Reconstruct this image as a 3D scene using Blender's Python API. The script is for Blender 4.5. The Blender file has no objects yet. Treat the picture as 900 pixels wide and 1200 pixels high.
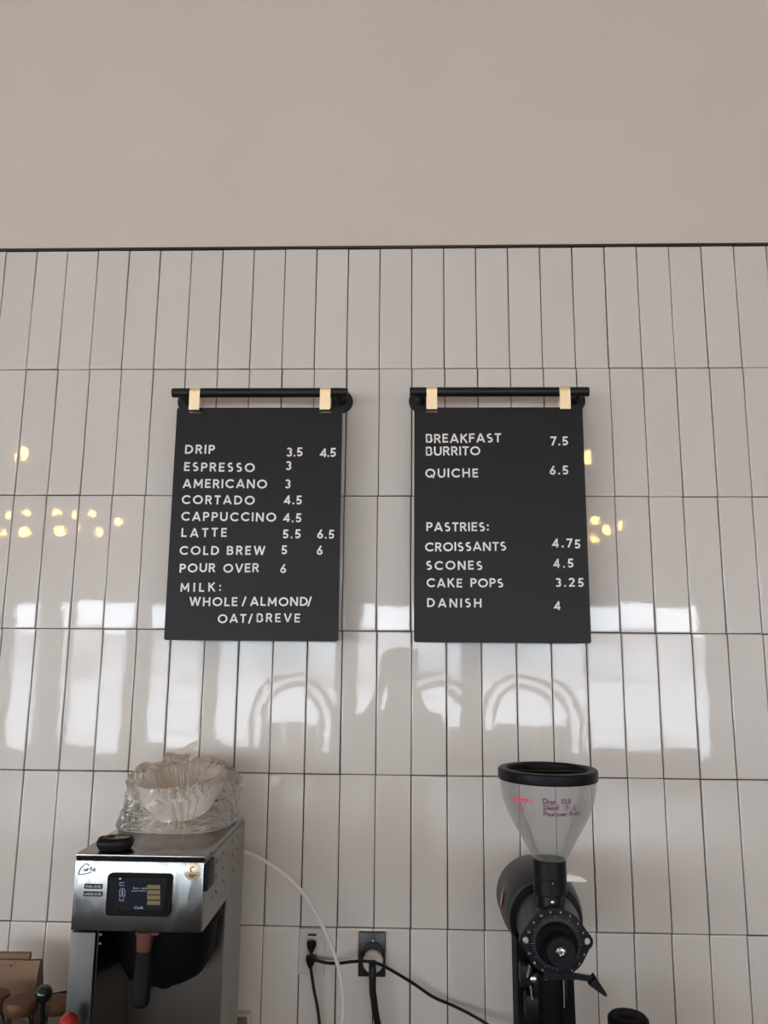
import bpy, bmesh, math, random
from mathutils import Vector, Matrix, noise
random.seed(7)
sc = bpy.context.scene
PI = math.pi
# ------------------------------------------------------------------ camera
CAM = Vector((0.071, -1.7824, 1.70)); F = 917.0
PITCH, YAW, ROLL = 0.1764, 0.0319, 0.0086
B = (Matrix.Rotation(YAW, 3, 'Z') @ Matrix.Rotation(PITCH, 3, 'X'))
_r, FWD, _u = B.col[0].copy(), B.col[1].copy(), B.col[2].copy()
RIGHT = _r*math.cos(ROLL) + _u*math.sin(ROLL); UP = -_r*math.sin(ROLL) + _u*math.cos(ROLL)
cd = bpy.data.cameras.new('camera'); cam = bpy.data.objects.new('camera', cd); sc.collection.objects.link(cam)
cam.matrix_world = Matrix(((RIGHT.x, UP.x, -FWD.x, CAM.x), (RIGHT.y, UP.y, -FWD.y, CAM.y), (RIGHT.z, UP.z, -FWD.z, CAM.z), (0, 0, 0, 1)))
cd.sensor_fit = 'VERTICAL'; cd.sensor_height = 24.0; cd.lens = 24.0*F/1200.0; cd.clip_start = 0.02; cd.clip_end = 200
sc.camera = cam
sc.view_settings.view_transform = 'Standard'; sc.view_settings.look = 'None'
sc.view_settings.gamma = 1; sc.view_settings.use_curve_mapping = False
sc.view_settings.exposure = 0.42
sc.cycles.use_denoising = True
sc.cycles.max_bounces = 10; sc.cycles.diffuse_bounces = 5; sc.cycles.transparent_max_bounces = 16
sc.cycles.sample_clamp_indirect = 6.0

# ------------------------------------------------------------------ light levels
SKY = 10.5            # overcast daylight outside the shop front
LAMP = 28.0          # warm ceiling lamp power scale
BULB = 55.0
wd = bpy.data.worlds.new('world'); sc.world = wd; wd.use_nodes = True
nt = wd.node_tree; nt.nodes.clear()
o_ = nt.nodes.new('ShaderNodeOutputWorld'); bg = nt.nodes.new('ShaderNodeBackground')
tc = nt.nodes.new('ShaderNodeTexCoord'); nz = nt.nodes.new('ShaderNodeTexNoise'); cr = nt.nodes.new('ShaderNodeValToRGB')
nz.inputs['Scale'].default_value = 3.0; nz.inputs['Detail'].default_value = 4
cr.color_ramp.elements[0].position = .35; cr.color_ramp.elements[0].color = (.72, .83, .97, 1)
cr.color_ramp.elements[1].position = .65; cr.color_ramp.elements[1].color = (.94, .975, 1.0, 1)
nt.links.new(tc.outputs['Generated'], nz.inputs['Vector']); nt.links.new(nz.outputs['Fac'], cr.inputs['Fac'])
nt.links.new(cr.outputs['Color'], bg.inputs['Color']); bg.inputs['Strength'].default_value = SKY
nt.links.new(bg.outputs[0], o_.inputs[0])

FLOOR_Z, CEIL_Z, BACK_Y, XL, XR = -0.08, 4.3, -10.0, -6.3, 6.3
def portal(name, x0, x1, z0, z1, y):
    l = bpy.data.lights.new(name, 'AREA'); l.shape = 'RECTANGLE'; l.size = x1-x0; l.size_y = z1-z0
    l.cycles.is_portal = True
    o = bpy.data.objects.new(name, l); sc.collection.objects.link(o)
    o.location = ((x0+x1)/2, y, (z0+z1)/2); o.rotation_euler = (PI/2, 0, 0)   # -Z of the lamp faces +Y (into the room)
    o.rotation_euler = (-PI/2, 0, 0) if False else (PI/2, 0, 0)
    return o

# ------------------------------------------------------------------ measuring
def ray(px, py): return RIGHT*((px-450)/F) + FWD - UP*((py-600)/F)
def atY(px, py, y): d = ray(px, py); return CAM + d*((y-CAM.y)/d.y)
def atZ(px, py, z): d = ray(px, py); return CAM + d*((z-CAM.z)/d.z)
def atX(px, py, x): d = ray(px, py); return CAM + d*((x-CAM.x)/d.x)

# ------------------------------------------------------------------ materials
MATS = {}
def mat(name, col, rough=.5, metal=0., spec=.5, noise_scale=0, noise_amt=0, bump=0, bump_scale=200, stretch=None,
        coat=0, emit=None, estr=0, alpha=1, trans=0, ior=1.45, rand=0, bump_dist=.001, sheen=0):
    m = bpy.data.materials.new(name); m.use_nodes = True; n = m.node_tree; p = n.nodes['Principled BSDF']
    def S(k, v):
        if k in p.inputs: p.inputs[k].default_value = v
    S('Base Color', (*col, 1)); S('Roughness', rough); S('Metallic', metal); S('Specular IOR Level', spec)
    S('Coat Weight', coat); S('Coat Roughness', .05); S('IOR', ior); S('Transmission Weight', trans); S('Alpha', alpha)
    if emit: S('Emission Color', (*emit, 1)); S('Emission Strength', estr)
    tco = n.nodes.new('ShaderNodeTexCoord'); mp = n.nodes.new('ShaderNodeMapping')
    n.links.new(tco.outputs['Object'], mp.inputs['Vector'])
    if stretch: mp.inputs['Scale'].default_value = stretch
    last = None
    if noise_amt:
        t = n.nodes.new('ShaderNodeTexNoise'); t.inputs['Scale'].default_value = noise_scale; t.inputs['Detail'].default_value = 5
        n.links.new(mp.outputs[0], t.inputs['Vector'])
        r = n.nodes.new('ShaderNodeValToRGB'); a = noise_amt
        r.color_ramp.elements[0].position = .3; r.color_ramp.elements[1].position = .7
        r.color_ramp.elements[0].color = (*[max(0, c*(1-a)) for c in col], 1)
        r.color_ramp.elements[1].color = (*[min(1, c*(1+a)) for c in col], 1)
        n.links.new(t.outputs['Fac'], r.inputs['Fac']); last = r.outputs['Color']
        n.links.new(last, p.inputs['Base Color'])
    if rand:
        oi = n.nodes.new('ShaderNodeObjectInfo'); hs = n.nodes.new('ShaderNodeHueSaturation')
        mr = n.nodes.new('ShaderNodeMapRange'); mr.inputs['To Min'].default_value = 1-rand; mr.inputs['To Max'].default_value = 1+rand
        n.links.new(oi.outputs['Random'], mr.inputs['Value']); n.links.new(mr.outputs[0], hs.inputs['Value'])
        if last: n.links.new(last, hs.inputs['Color'])
        else: hs.inputs['Color'].default_value = (*col, 1)
        n.links.new(hs.outputs[0], p.inputs['Base Color'])
    if bump:
        t = n.nodes.new('ShaderNodeTexNoise'); t.inputs['Scale'].default_value = bump_scale; t.inputs['Detail'].default_value = 3
        n.links.new(mp.outputs[0], t.inputs['Vector'])
        b = n.nodes.new('ShaderNodeBump'); b.inputs['Strength'].default_value = bump; b.inputs['Distance'].default_value = bump_dist
        n.links.new(t.outputs['Fac'], b.inputs['Height']); n.links.new(b.outputs[0], p.inputs['Normal'])
    MATS[name] = m
    return m
M = {}
M['tile'] = mat('glazed_tile', (.575, .548, .512), .03, 0, .6, rand=.02, bump=.10, bump_scale=26, bump_dist=.0010)
M['tile'].node_tree.nodes['Mapping'].inputs['Scale'].default_value = (1, 1, .8)
M['grout'] = mat('grout', (.035, .033, .035), .9, noise_scale=60, noise_amt=.3)
M['paint'] = mat('wall_paint', (.56, .49, .42), .85, noise_scale=3, noise_amt=.02, bump=.1, bump_scale=300)
M['blacktrim'] = mat('black_trim_metal', (.015, .015, .018), .4)
M['board'] = mat('black_board_metal', (.007, .0073, .0085), .48, 0, .32, bump=.15, bump_scale=900, bump_dist=.0003)
M['letter'] = mat('white_letter_vinyl', (.80, .79, .76), .5)
M['blackrod'] = mat('black_powder_coat', (.007, .007, .009), .42, 0, .35)
M['brass'] = mat('brushed_brass', (1.0, .86, .58), .42, .55, .8, bump=.1, bump_scale=300, stretch=(1, 1, 20), bump_dist=.0002)
M['steel'] = mat('brushed_steel', (.30, .31, .31), .27, 1, bump=.8, bump_scale=13, stretch=(1.3, 1, .4), bump_dist=.010)
M['steel_top'] = mat('satin_steel', (.30, .285, .27), .22, 1, noise_scale=40, noise_amt=.12, bump=.1, bump_scale=500, bump_dist=.0002)
M['steel_side'] = mat('grey_steel_side', (.33, .315, .295), .4, .8, noise_scale=15, noise_amt=.08)
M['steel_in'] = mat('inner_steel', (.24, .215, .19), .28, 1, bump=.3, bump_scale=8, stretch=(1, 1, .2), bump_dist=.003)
M['steel_shaded'] = mat('shaded_steel', (.062, .060, .056), .36, 1, bump=.3, bump_scale=10, stretch=(1, 1, .2), bump_dist=.004)  # same steel as the front panel, its dimmer reflection painted into the colour
M['black'] = mat('black_plastic', (.006, .006, .007), .42, 0, .22)
M['blackm'] = mat('black_matte_plastic', (.004, .004, .005), .6, 0, .12)
M['motor'] = mat('charcoal_enamel', (.016, .017, .018), .36, 0, .3, bump=.1, bump_scale=600, bump_dist=.0002)
M['dark'] = mat('dark_enamel', (.005, .006, .008), .42, 0, .22)
M['chrome'] = mat('chrome', (.75, .75, .74), .14, 1)
M['screw'] = mat('screw_metal', (.62, .61, .58), .3, 1)
M['brownp'] = mat('brown_plastic', (.09, .032, .024), .5, 0, .25)
M['screen'] = mat('dark_screen', (.004, .004, .005), .2, 0, .2)
M['scr_gold'] = mat('screen_gold', (.05, .04, .02), .5, 0, .1, emit=(.55, .42, .22), estr=.16)
M['scr_blue'] = mat('screen_blue', (.03, .03, .05), .5, 0, .1, emit=(.45, .50, .80), estr=.35)
M['scr_panel'] = mat('screen_panel', (.006, .007, .010), .5, 0, .1, emit=(.05, .06, .10), estr=.04)
M['etch'] = mat('etched_dark', (.10, .10, .10), .5, .6)
M['gold'] = mat('badge_gold', (.66, .58, .42), .35, .5)
M['badgebrown'] = mat('badge_brown', (.16, .11, .06), .5)
M['whitep'] = mat('white_plastic', (.62, .60, .56), .35)
M['hose'] = mat('white_hose', (.62, .60, .57), .3)
M['plate'] = mat('ivory_wall_plate', (.50, .47, .43), .3)
M['darkplate'] = mat('dark_metal_plate', (.030, .030, .030), .32, .3)
M['plug'] = mat('pale_plug', (.46, .45, .42), .5, noise_scale=40, noise_amt=.1)
M['cord'] = mat('black_cord', (.006, .006, .006), .45, 0, .3)
M['red'] = mat('red_plastic', (.26, .008, .010), .3)
M['redbtn'] = mat('dull_red_rubber', (.20, .03, .03), .5)
M['lcd'] = mat('grey_lcd', (.16, .17, .14), .25)
M['kraft'] = mat('kraft_paper', (.19, .125, .08), .85, noise_scale=18, noise_amt=.12, bump=.5, bump_scale=25, bump_dist=.004)
M['wood'] = mat('oiled_wood', (.105, .045, .020), .5, 0, .3, noise_scale=14, noise_amt=.3, stretch=(1, 6, 6))
M['darkglass'] = mat('dark_glass', (.01, .014, .012), .06, 0, .6)
M['beans'] = mat('dark_beans', (.045, .022, .012), .5, noise_scale=60, noise_amt=.5, bump=.8, bump_scale=90, bump_dist=.006)
M['paper'] = mat('filter_paper', (.84, .79, .72), .85)
M['pink'] = mat('pink_marker', (.72, .10, .16), .6)
M['purple'] = mat('purple_marker', (.17, .025, .11), .6)
M['label'] = mat('white_sticker', (.55, .55, .55), .5)
M['ink'] = mat('black_ink', (.03, .03, .03), .6)
M['tick'] = mat('dial_print', (.16, .16, .17), .5)
M['tickw'] = mat('dial_print_white', (.40, .40, .40), .5)
M['counter'] = mat('dark_counter', (.05, .035, .025), .3, noise_scale=6, noise_amt=.3)
M['bartop'] = mat('bar_top_wood', (.13, .10, .08), .55, noise_scale=6, noise_amt=.2)
M['floor'] = mat('concrete_floor', (.19, .19, .185), .45, noise_scale=3, noise_amt=.12)
M['ceiling'] = mat('ceiling_boards', (.24, .15, .10), .9)
M['sidewall'] = mat('side_wall_paint', (.56, .54, .51), .9)
M['frame'] = mat('window_frame_paint', (.16, .15, .14), .5)
M['bulb'] = mat('filament_glow', (1, .6, .2), .5, emit=(1.0, .55, .13), estr=BULB)
M['lampglow'] = mat('lamp_glow', (1, .8, .6), .5, emit=(1.0, .66, .42), estr=LAMP)
M['facade'] = mat('far_facade', (.56, .56, .56), .9, noise_scale=.35, noise_amt=.5)
M['asphalt'] = mat('pale_pavement', (.62, .62, .62), .9, noise_scale=.5, noise_amt=.28)
M['rattan'] = mat('dark_rattan', (.07, .05, .04), .6)
def clear_mat(name, tint, haze, rough, hazecol, bump=0, bscale=30, bdist=.003, specw=1.0):
    """thin clear plastic: transparent film + a little scatter + a specular layer"""
    m = bpy.data.materials.new(name); m.use_nodes = True; n = m.node_tree; n.nodes.clear(); L = n.links.new
    out = n.nodes.new('ShaderNodeOutputMaterial'); tr = n.nodes.new('ShaderNodeBsdfTransparent'); tr.inputs[0].default_value = (*tint, 1)
    df = n.nodes.new('ShaderNodeBsdfDiffuse'); df.inputs[0].default_value = (*hazecol, 1)
    tl = n.nodes.new('ShaderNodeBsdfTranslucent'); tl.inputs[0].default_value = (*hazecol, 1)
    mx0 = n.nodes.new('ShaderNodeMixShader'); mx0.inputs[0].default_value = .5; L(df.outputs[0], mx0.inputs[1]); L(tl.outputs[0], mx0.inputs[2])
    mx = n.nodes.new('ShaderNodeMixShader'); mx.inputs[0].default_value = haze; L(tr.outputs[0], mx.inputs[1]); L(mx0.outputs[0], mx.inputs[2])
    gl = n.nodes.new('ShaderNodeBsdfGlossy'); gl.inputs['Roughness'].default_value = rough; gl.inputs[0].default_value = (1, 1, 1, 1)
    fr = n.nodes.new('ShaderNodeFresnel'); fr.inputs[0].default_value = 1.5
    mu = n.nodes.new('ShaderNodeMath'); mu.operation = 'MULTIPLY'; mu.inputs[1].default_value = specw; L(fr.outputs[0], mu.inputs[0])
    m2 = n.nodes.new('ShaderNodeMixShader'); L(mu.outputs[0], m2.inputs[0]); L(mx.outputs[0], m2.inputs[1]); L(gl.outputs[0], m2.inputs[2])
    L(m2.outputs[0], out.inputs[0])
    if bump:
        t = n.nodes.new('ShaderNodeTexNoise'); t.inputs['Scale'].default_value = bscale; t.inputs['Detail'].default_value = 6
        try: t.noise_type = 'RIDGED_MULTIFRACTAL'
        except Exception: pass
        tcn = n.nodes.new('ShaderNodeTexCoord'); L(tcn.outputs['Object'], t.inputs['Vector'])
        b = n.nodes.new('ShaderNodeBump'); b.inputs['Strength'].default_value = bump; b.inputs['Distance'].default_value = bdist
        L(t.outputs[0], b.inputs['Height'])
        for q in (gl, fr, df): L(b.outputs[0], q.inputs['Normal'])
    return m
M['hopper'] = clear_mat('dusty_clear_plastic', (.95, .95, .95), .38, .10, (.50, .50, .485), specw=.45)
M['bag'] = clear_mat('crinkled_clear_film', (.985, .98, .975), .15, .07, (.82, .77, .71), bump=.9, bscale=46, bdist=.006, specw=.95)
M['jarglass'] = clear_mat('jar_glass', (.85, .87, .86), .04, .03, (.4, .4, .4), specw=1.3)
M['pane'] = clear_mat('window_glass', (.97, .98, .98), .0, .01, (.5, .5, .5))

# ------------------------------------------------------------------ geometry helpers: every primitive gives (verts, faces) in world space
def g_box(c, s, bev=0, seg=2, rot=None):
    bm = bmesh.new(); bmesh.ops.create_cube(bm, size=1.0)
    for v in bm.verts: v.co = Vector((v.co.x*s[0], v.co.y*s[1], v.co.z*s[2]))
    if bev: bmesh.ops.bevel(bm, geom=list(bm.edges), offset=bev, segments=seg, profile=.5, affect='EDGES')
    if rot is not None: bmesh.ops.transform(bm, matrix=rot.to_4x4(), verts=bm.verts)
    bm.verts.ensure_lookup_table(); c = Vector(c)
    r = ([v.co + c for v in bm.verts], [[v.index for v in f.verts] for f in bm.faces]); bm.free(); return r
def g_bounds(x0, x1, y0, y1, z0, z1, bev=0, seg=2):
    return g_box(((x0+x1)/2, (y0+y1)/2, (z0+z1)/2), (abs(x1-x0), abs(y1-y0), abs(z1-z0)), bev, seg)
def g_lathe(prof, c=(0, 0, 0), axis=(0, 0, 1), seg=32, cap=True):
    """prof: (radius, height) list"""
    c = Vector(c); w = Vector(axis).normalized(); u = w.orthogonal().normalized(); v = w.cross(u)
    V, Fc = [], []
    for r, h in prof:
        for k in range(seg):
            a = 2*PI*k/seg; V.append(c + w*h + (u*math.cos(a) + v*math.sin(a))*max(r, 1e-5))
    for i in range(len(prof)-1):
        for k in range(seg):
            k2 = (k+1) % seg; Fc.append([i*seg+k, i*seg+k2, (i+1)*seg+k2, (i+1)*seg+k])
    if cap:
        Fc.append(list(range(seg))[::-1]); n = (len(prof)-1)*seg; Fc.append([n+k for k in range(seg)])
    return V, Fc
def g_cyl(p0, p1, r, r2=None, seg=24, bev=0):
    p0, p1 = Vector(p0), Vector(p1); L = (p1-p0).length; r2 = r if r2 is None else r2
    pr = [(r, 0), (r2, L)] if not bev else [(r-bev, 0), (r, bev), (r2, L-bev), (r2-bev, L)]
    return g_lathe(pr, p0, p1-p0, seg)
def smooth_path(pts, n=8):
    P = [Vector(p) for p in pts]; P = [2*P[0]-P[1]] + P + [2*P[-1]-P[-2]]; out = []
    for i in range(1, len(P)-2):
        for k in range(n):
            t = k/n; a, b, c, d = P[i-1], P[i], P[i+1], P[i+2]
            out.append(.5*((2*b) + (c-a)*t + (2*a-5*b+4*c-d)*t*t + (3*b-a-3*c+d)*t**3))
    out.append(P[-2]); return out
def g_tube(pts, r, seg=10, sub=8, closed=False):
    P = smooth_path(pts, sub) if sub else [Vector(p) for p in pts]
    rs = r if isinstance(r, (list, tuple)) else None
    V, Fc = [], []; n = len(P); up = None
    for i, p in enumerate(P):
        t = (P[min(i+1, n-1)]-P[max(i-1, 0)]).normalized()
        if up is None: up = t.orthogonal().normalized()
        up = (up - t*up.dot(t)).normalized(); s = t.cross(up)
        if rs: q = i/(n-1)*(len(rs)-1); k = min(int(q), len(rs)-2); rr = rs[k] + (rs[k+1]-rs[k])*(q-k)
        else: rr = r
        for k in range(seg):
            a = 2*PI*k/seg; V.append(p + (up*math.cos(a)+s*math.sin(a))*rr)
    for i in range(n-1):
        for k in range(seg):
            k2 = (k+1) % seg; Fc.append([i*seg+k, (i+1)*seg+k, (i+1)*seg+k2, i*seg+k2])
    Fc.append(list(range(seg))); Fc.append([(n-1)*seg+k for k in range(seg)][::-1])
    return V, Fc
def g_prism(outline, o, u, v, w, depth):
    """outline in (u,v) extruded along w"""
    o, u, v, w = Vector(o), Vector(u), Vector(v), Vector(w); n = len(outline)
    V = [o+u*a+v*b for a, b in outline] + [o+u*a+v*b+w*depth for a, b in outline]
    Fc = [list(range(n)), list(range(n, 2*n))[::-1]] + [[i, (i+1) % n, n+(i+1) % n, n+i][::-1] for i in range(n)]
    return V, Fc
def g_sphere(c, r, seg=24, rings=14, sc_=(1, 1, 1)):
    c = Vector(c); pr = [(math.sin(PI*i/rings), -math.cos(PI*i/rings)) for i in range(rings+1)]
    V, Fc = g_lathe(pr, (0, 0, 0), (0, 0, 1), seg, cap=True)
    return [c + Vector((p.x*sc_[0], p.y*sc_[1], p.z*sc_[2]))*r for p in V], Fc
def rrect(w, h, r, n=5, cx=0, cz=0):
    out = []
    for sx, sy, a0 in ((1, 1, 0), (-1, 1, 90), (-1, -1, 180), (1, -1, 270)):
        for k in range(n+1):
            a = math.radians(a0+90*k/n); out.append((cx+sx*(w/2-r)+r*math.cos(a), cz+sy*(h/2-r)+r*math.sin(a)))
    return out
X, Y, Z = Vector((1, 0, 0)), Vector((0, 1, 0)), Vector((0, 0, 1))
WL = {}
def link(o): sc.collection.objects.link(o); return o
def obj(name, geos, m, parent=None, label=None, smooth=35, origin=None, stuff=False):
    if isinstance(geos, tuple): geos = [geos]
    V, Fc = [], []
    for v, f in geos:
        k = len(V); V += [Vector(p) for p in v]; Fc += [[i+k for i in q] for q in f]
    lo = Vector([min(p[i] for p in V) for i in range(3)]); hi = Vector([max(p[i] for p in V) for i in range(3)])
    c = Vector(origin) if origin is not None else (lo+hi)/2
    me = bpy.data.meshes.new(name); me.from_pydata([p-c for p in V], [], Fc); me.materials.append(m)
    bm = bmesh.new(); bm.from_mesh(me); bmesh.ops.recalc_face_normals(bm, faces=bm.faces); bm.to_mesh(me); bm.free()
    if smooth:
        me.polygons.foreach_set('use_smooth', [True]*len(me.polygons)); me.set_sharp_from_angle(angle=math.radians(smooth))
    o = link(bpy.data.objects.new(name, me)); base = Vector((0, 0, 0))
    if parent is not None: o.parent = parent; base = WL[parent.name]
    o.location = c-base; WL[o.name] = c.copy()
    if label: o['label'] = label
    if stuff: o['kind'] = 'stuff'
    return o
def tag(o, label, cat, group=None):
    o['label'] = label; o['category'] = cat
    if group: o['group'] = group
    return o
def thing(name, label, cat, loc, group=None):
    o = link(bpy.data.objects.new(name, None)); o.location = loc; o.empty_display_size = .02
    WL[o.name] = Vector(loc); return tag(o, label, cat, group)
def struct(name, geos, m, smooth=0):
    o = obj(name, geos, m, smooth=smooth); o['kind'] = 'structure'; return o

# ------------------------------------------------------------------ stroke lettering
def arc(cx, cy, r, a0, a1, n=None, ry=None):
    ry = r if ry is None else ry; n = n or max(4, int(abs(a1-a0)/16))
    return [(cx+r*math.cos(math.radians(a0+(a1-a0)*k/n)), cy+ry*math.sin(math.radians(a0+(a1-a0)*k/n))) for k in range(n+1)]
T = .085
G = {
 'A': (.86, [[(0.07, 0), (.43, .93), (.79, 0)], [(.19, .28), (.67, .28)]]),
 'B': (.66, [[(T, 0), (T, 1)], [(T, .915)]+arc(.34, .72, .195, 90, -90)+[(T, .525)], [(T, .525)]+arc(.36, .305, .22, 90, -90)+[(T, T)]]),
 'C': (.86, [arc(.5, .5, .415, 42, 318)]),
 'D': (.80, [[(T, 0), (T, 1)], [(T, .915)]+arc(.30, .5, .415, 90, -90)+[(T, T)]]),
 'E': (.58, [[(T, 0), (T, 1)], [(T, .915), (.56, .915)], [(T, .51), (.51, .51)], [(T, T), (.56, T)]]),
 'F': (.56, [[(T, 0), (T, 1)], [(T, .915), (.55, .915)], [(T, .50), (.50, .50)]]),
 'G': (.9, [arc(.5, .5, .415, 42, 355)+[(.55, .46)]]),
 'H': (.76, [[(T, 0), (T, 1)], [(.67, 0), (.67, 1)], [(T, .51), (.67, .51)]]),
 'I': (.17, [[(T, 0), (T, 1)]]),
 'K': (.70, [[(T, 0), (T, 1)], [(.62, 1), (.12, .46)], [(.26, .60), (.66, 0)]]),
 'L': (.54, [[(T, 1), (T, T), (.53, T)]]),
 'M': (.94, [[(.10, 0), (.13, .95), (.47, .25), (.81, .95), (.84, 0)]]),
 'N': (.80, [[(T, 0), (T, .93), (.71, .07), (.71, 1)]]),
 'O': (1.0, [arc(.5, .5, .415, 0, 360, 28)]),
 'P': (.62, [[(T, 0), (T, 1)], [(T, .915)]+arc(.32, .69, .225, 90, -90)+[(T, .465)]]),
 'Q': (1.0, [arc(.5, .5, .415, 0, 360, 28), [(.56, .30), (.86, -.04)]]),
 'R': (.66, [[(T, 0), (T, 1)], [(T, .915)]+arc(.33, .70, .215, 90, -90)+[(T, .485)], [(.33, .485), (.60, 0)]]),
 'S': (.62, [arc(.31, .715, .20, 48, 262)[:-1]+arc(.30, .285, .215, 82, -135)]),
 'T': (.62, [[(0, .915), (.62, .915)], [(.31, .915), (.31, 0)]]),
 'U': (.76, [[(T, 1)]+arc(.38, .37, .295, 180, 360, 12)+[(.675, 1)]]),
 'V': (.82, [[(.07, 1), (.41, .07), (.75, 1)]]),
 'W': (1.16, [[(.07, 1), (.32, .08), (.58, .92), (.84, .08), (1.09, 1)]]),
 '/': (.42, [[(.05, -.05), (.38, 1.05)]]),
 ':': (.2, [[(.1, .08), (.1, .26)], [(.1, .56), (.1, .74)]]),
 '.': (.2, [[(.1, 0), (.1, .18)]]),
 '-': (.36, [[(.02, .42), (.34, .42)]]),
 '0': (.66, [arc(.33, .5, .25, 0, 360, 24, .415)]),
 '1': (.34, [[(.02, .74), (.22, .93), (.22, 0)]]),
 '2': (.62, [arc(.30, .69, .225, 165, -30)+[(.10, T), (.60, T)]]),
 '3': (.60, [arc(.28, .715, .20, 145, -80), arc(.27, .30, .22, 80, -145)]),
 '4': (.66, [[(.64, .27), (.08, .27), (.47, .95)], [(.47, 1), (.47, 0)]]),
 '5': (.60, [[(.55, .915), (.17, .915), (.13, .50)]+arc(.27, .31, .225, 112, -145)]),
 '6': (.62, [arc(.31, .30, .215, 0, 360, 20), [(.12, .40), (.44, 1)]]),
 '7': (.60, [[(.02, .915), (.52, .915), (.18, 0)]]),
 '8': (.60, [arc(.3, .73, .185, 0, 360, 16), arc(.3, .29, .21, 0, 360, 16)]),
 '9': (.62, [arc(.31, .70, .215, 0, 360, 20), [(.50, .60), (.18, 0)]]),
 'a': (.56, [arc(.26, .28, .22, 0, 360, 14), [(.48, .54), (.48, 0)]]), 'b': (.56, [[(.08, 1), (.08, 0)], arc(.30, .28, .22, 0, 360, 14)]),
 'c': (.46, [arc(.27, .28, .22, 45, 315)]), 'd': (.56, [arc(.26, .28, .22, 0, 360, 14), [(.48, 1), (.48, 0)]]),
 'e': (.52, [[(.06, .28), (.48, .28)]+arc(.27, .28, .22, 0, 310)]), 'f': (.36, [[(.38, .95), (.2, .85), (.16, 0)], [(.02, .52), (.36, .52)]]),
 'i': (.16, [[(.08, .52), (.08, 0)], [(.08, .72), (.08, .8)]]), 'l': (.16, [[(.08, 1), (.08, 0)]]),
 'o': (.54, [arc(.27, .28, .22, 0, 360, 14)]), 'p': (.56, [[(.08, .54), (.08, -.35)], arc(.30, .28, .22, 0, 360, 14)]),
 'r': (.36, [[(.08, .54), (.08, 0)], [(.08, .35), (.2, .52), (.36, .5)]]), 'u': (.52, [[(.06, .54), (.08, .14), (.24, .04), (.44, .2)], [(.46, .54), (.46, 0)]]),
 'v': (.48, [[(.04, .54), (.24, .02), (.44, .54)]]), 'w': (.72, [[(.04, .54), (.2, .02), (.36, .5), (.52, .02), (.68, .54)]]),
 'y': (.48, [[(.04, .54), (.25, .04)], [(.44, .54), (.14, -.32)]]),
 's': (.42, [[(.38, .5), (.1, .46), (.1, .32), (.36, .22), (.34, .05), (.04, .04)]]), 't': (.34, [[(.16, .9), (.18, 0)], [(.02, .56), (.34, .56)]]),
 'n': (.5, [[(.08, .54), (.08, 0)], [(.08, .38), (.24, .53), (.42, .4), (.42, 0)]]),
}
def ribbon(pl, wd, depth, P3):
    """stroke polyline -> thin slab; P3(a,b,d) gives the 3D point, d = height above the face"""
    n = len(pl); closed = n > 3 and math.dist(pl[0], pl[-1]) < 1e-4
    if closed: pl = pl[:-1]; n -= 1
    Lf, Rt = [], []
    for i in range(n):
        p = pl[i]
        a = pl[i-1] if (i > 0 or closed) else None; b = pl[(i+1) % n] if (i < n-1 or closed) else None
        def nr(s, e): L = math.dist(s, e) or 1e-9; return (-(e[1]-s[1])/L, (e[0]-s[0])/L)
        n1 = nr(a, p) if a else None; n2 = nr(p, b) if b else None
        if n1 and n2:
            mx, my = n1[0]+n2[0], n1[1]+n2[1]; q = mx*mx+my*my
            k = min(2/q if q > 1e-6 else 1, 2.2) ; nx, ny = mx*k, my*k
        else: nx, ny = n1 or n2
        Lf.append((p[0]+nx*wd/2, p[1]+ny*wd/2)); Rt.append((p[0]-nx*wd/2, p[1]-ny*wd/2))
    V, Fc = [], []
    for i in range(n):
        for q in (Lf[i], Rt[i]): V.append(P3(q[0], q[1], depth))
        for q in (Lf[i], Rt[i]): V.append(P3(q[0], q[1], 0))
    for i in range(n if closed else n-1):
        a, b = 4*i, 4*((i+1) % n)
        Fc += [[a, a+1, b+1, b], [a, b, b+2, a+2], [a+1, a+3, b+3, b+1], [a+3, a+2, b+2, b+3]]
    if not closed: Fc += [[0, 2, 3, 1], [4*n-4, 4*n-3, 4*n-1, 4*n-2]]
    return V, Fc
def text_width(s, track): return sum(G[c][0] if c != ' ' else .5 for c in s) + track*(len(s)-1)
def text_geos(s, P3, h, track=.18, wd=.17, depth=.001, slant=0):
    out = []; x = 0
    for ch in s:
        if ch == ' ': x += .5+track; continue
        w_, st = G[ch]
        for pl in st:
            out.append(ribbon([((x+a+slant*b)*h, b*h) for a, b in pl], wd*h, depth, P3))
        x += w_+track
    return out

# sharp-cornered capitals are drawn stroke by stroke, and all capitals a little wide
for ch_ in 'AMNVW':
    w_, st_ = G[ch_]; G[ch_] = (w_, [[p_, q_] for pl_0 in st_ for p_, q_ in zip([(a_, .0 if b_ <= .08 else (1.0 if b_ >= .92 else b_)) for a_, b_ in pl_0], [(a_, .0 if b_ <= .08 else (1.0 if b_ >= .92 else b_)) for a_, b_ in pl_0][1:])])
G['M'] = (.94, [[(.10, 0), (.13, 1)], [(.13, .97), (.47, .25)], [(.47, .25), (.81, .97)], [(.81, 1), (.84, 0)]])
G['N'] = (.80, [[(T, 0), (T, 1)], [(T+.02, .97), (.69, .03)], [(.71, 0), (.71, 1)]])
for ch_ in list(G):
    if not ch_.islower() and ch_ not in '.:I': G[ch_] = (G[ch_][0]*1.12, [[(a_*1.12, b_) for a_, b_ in pl_0] for pl_0 in G[ch_][1]])

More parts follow.
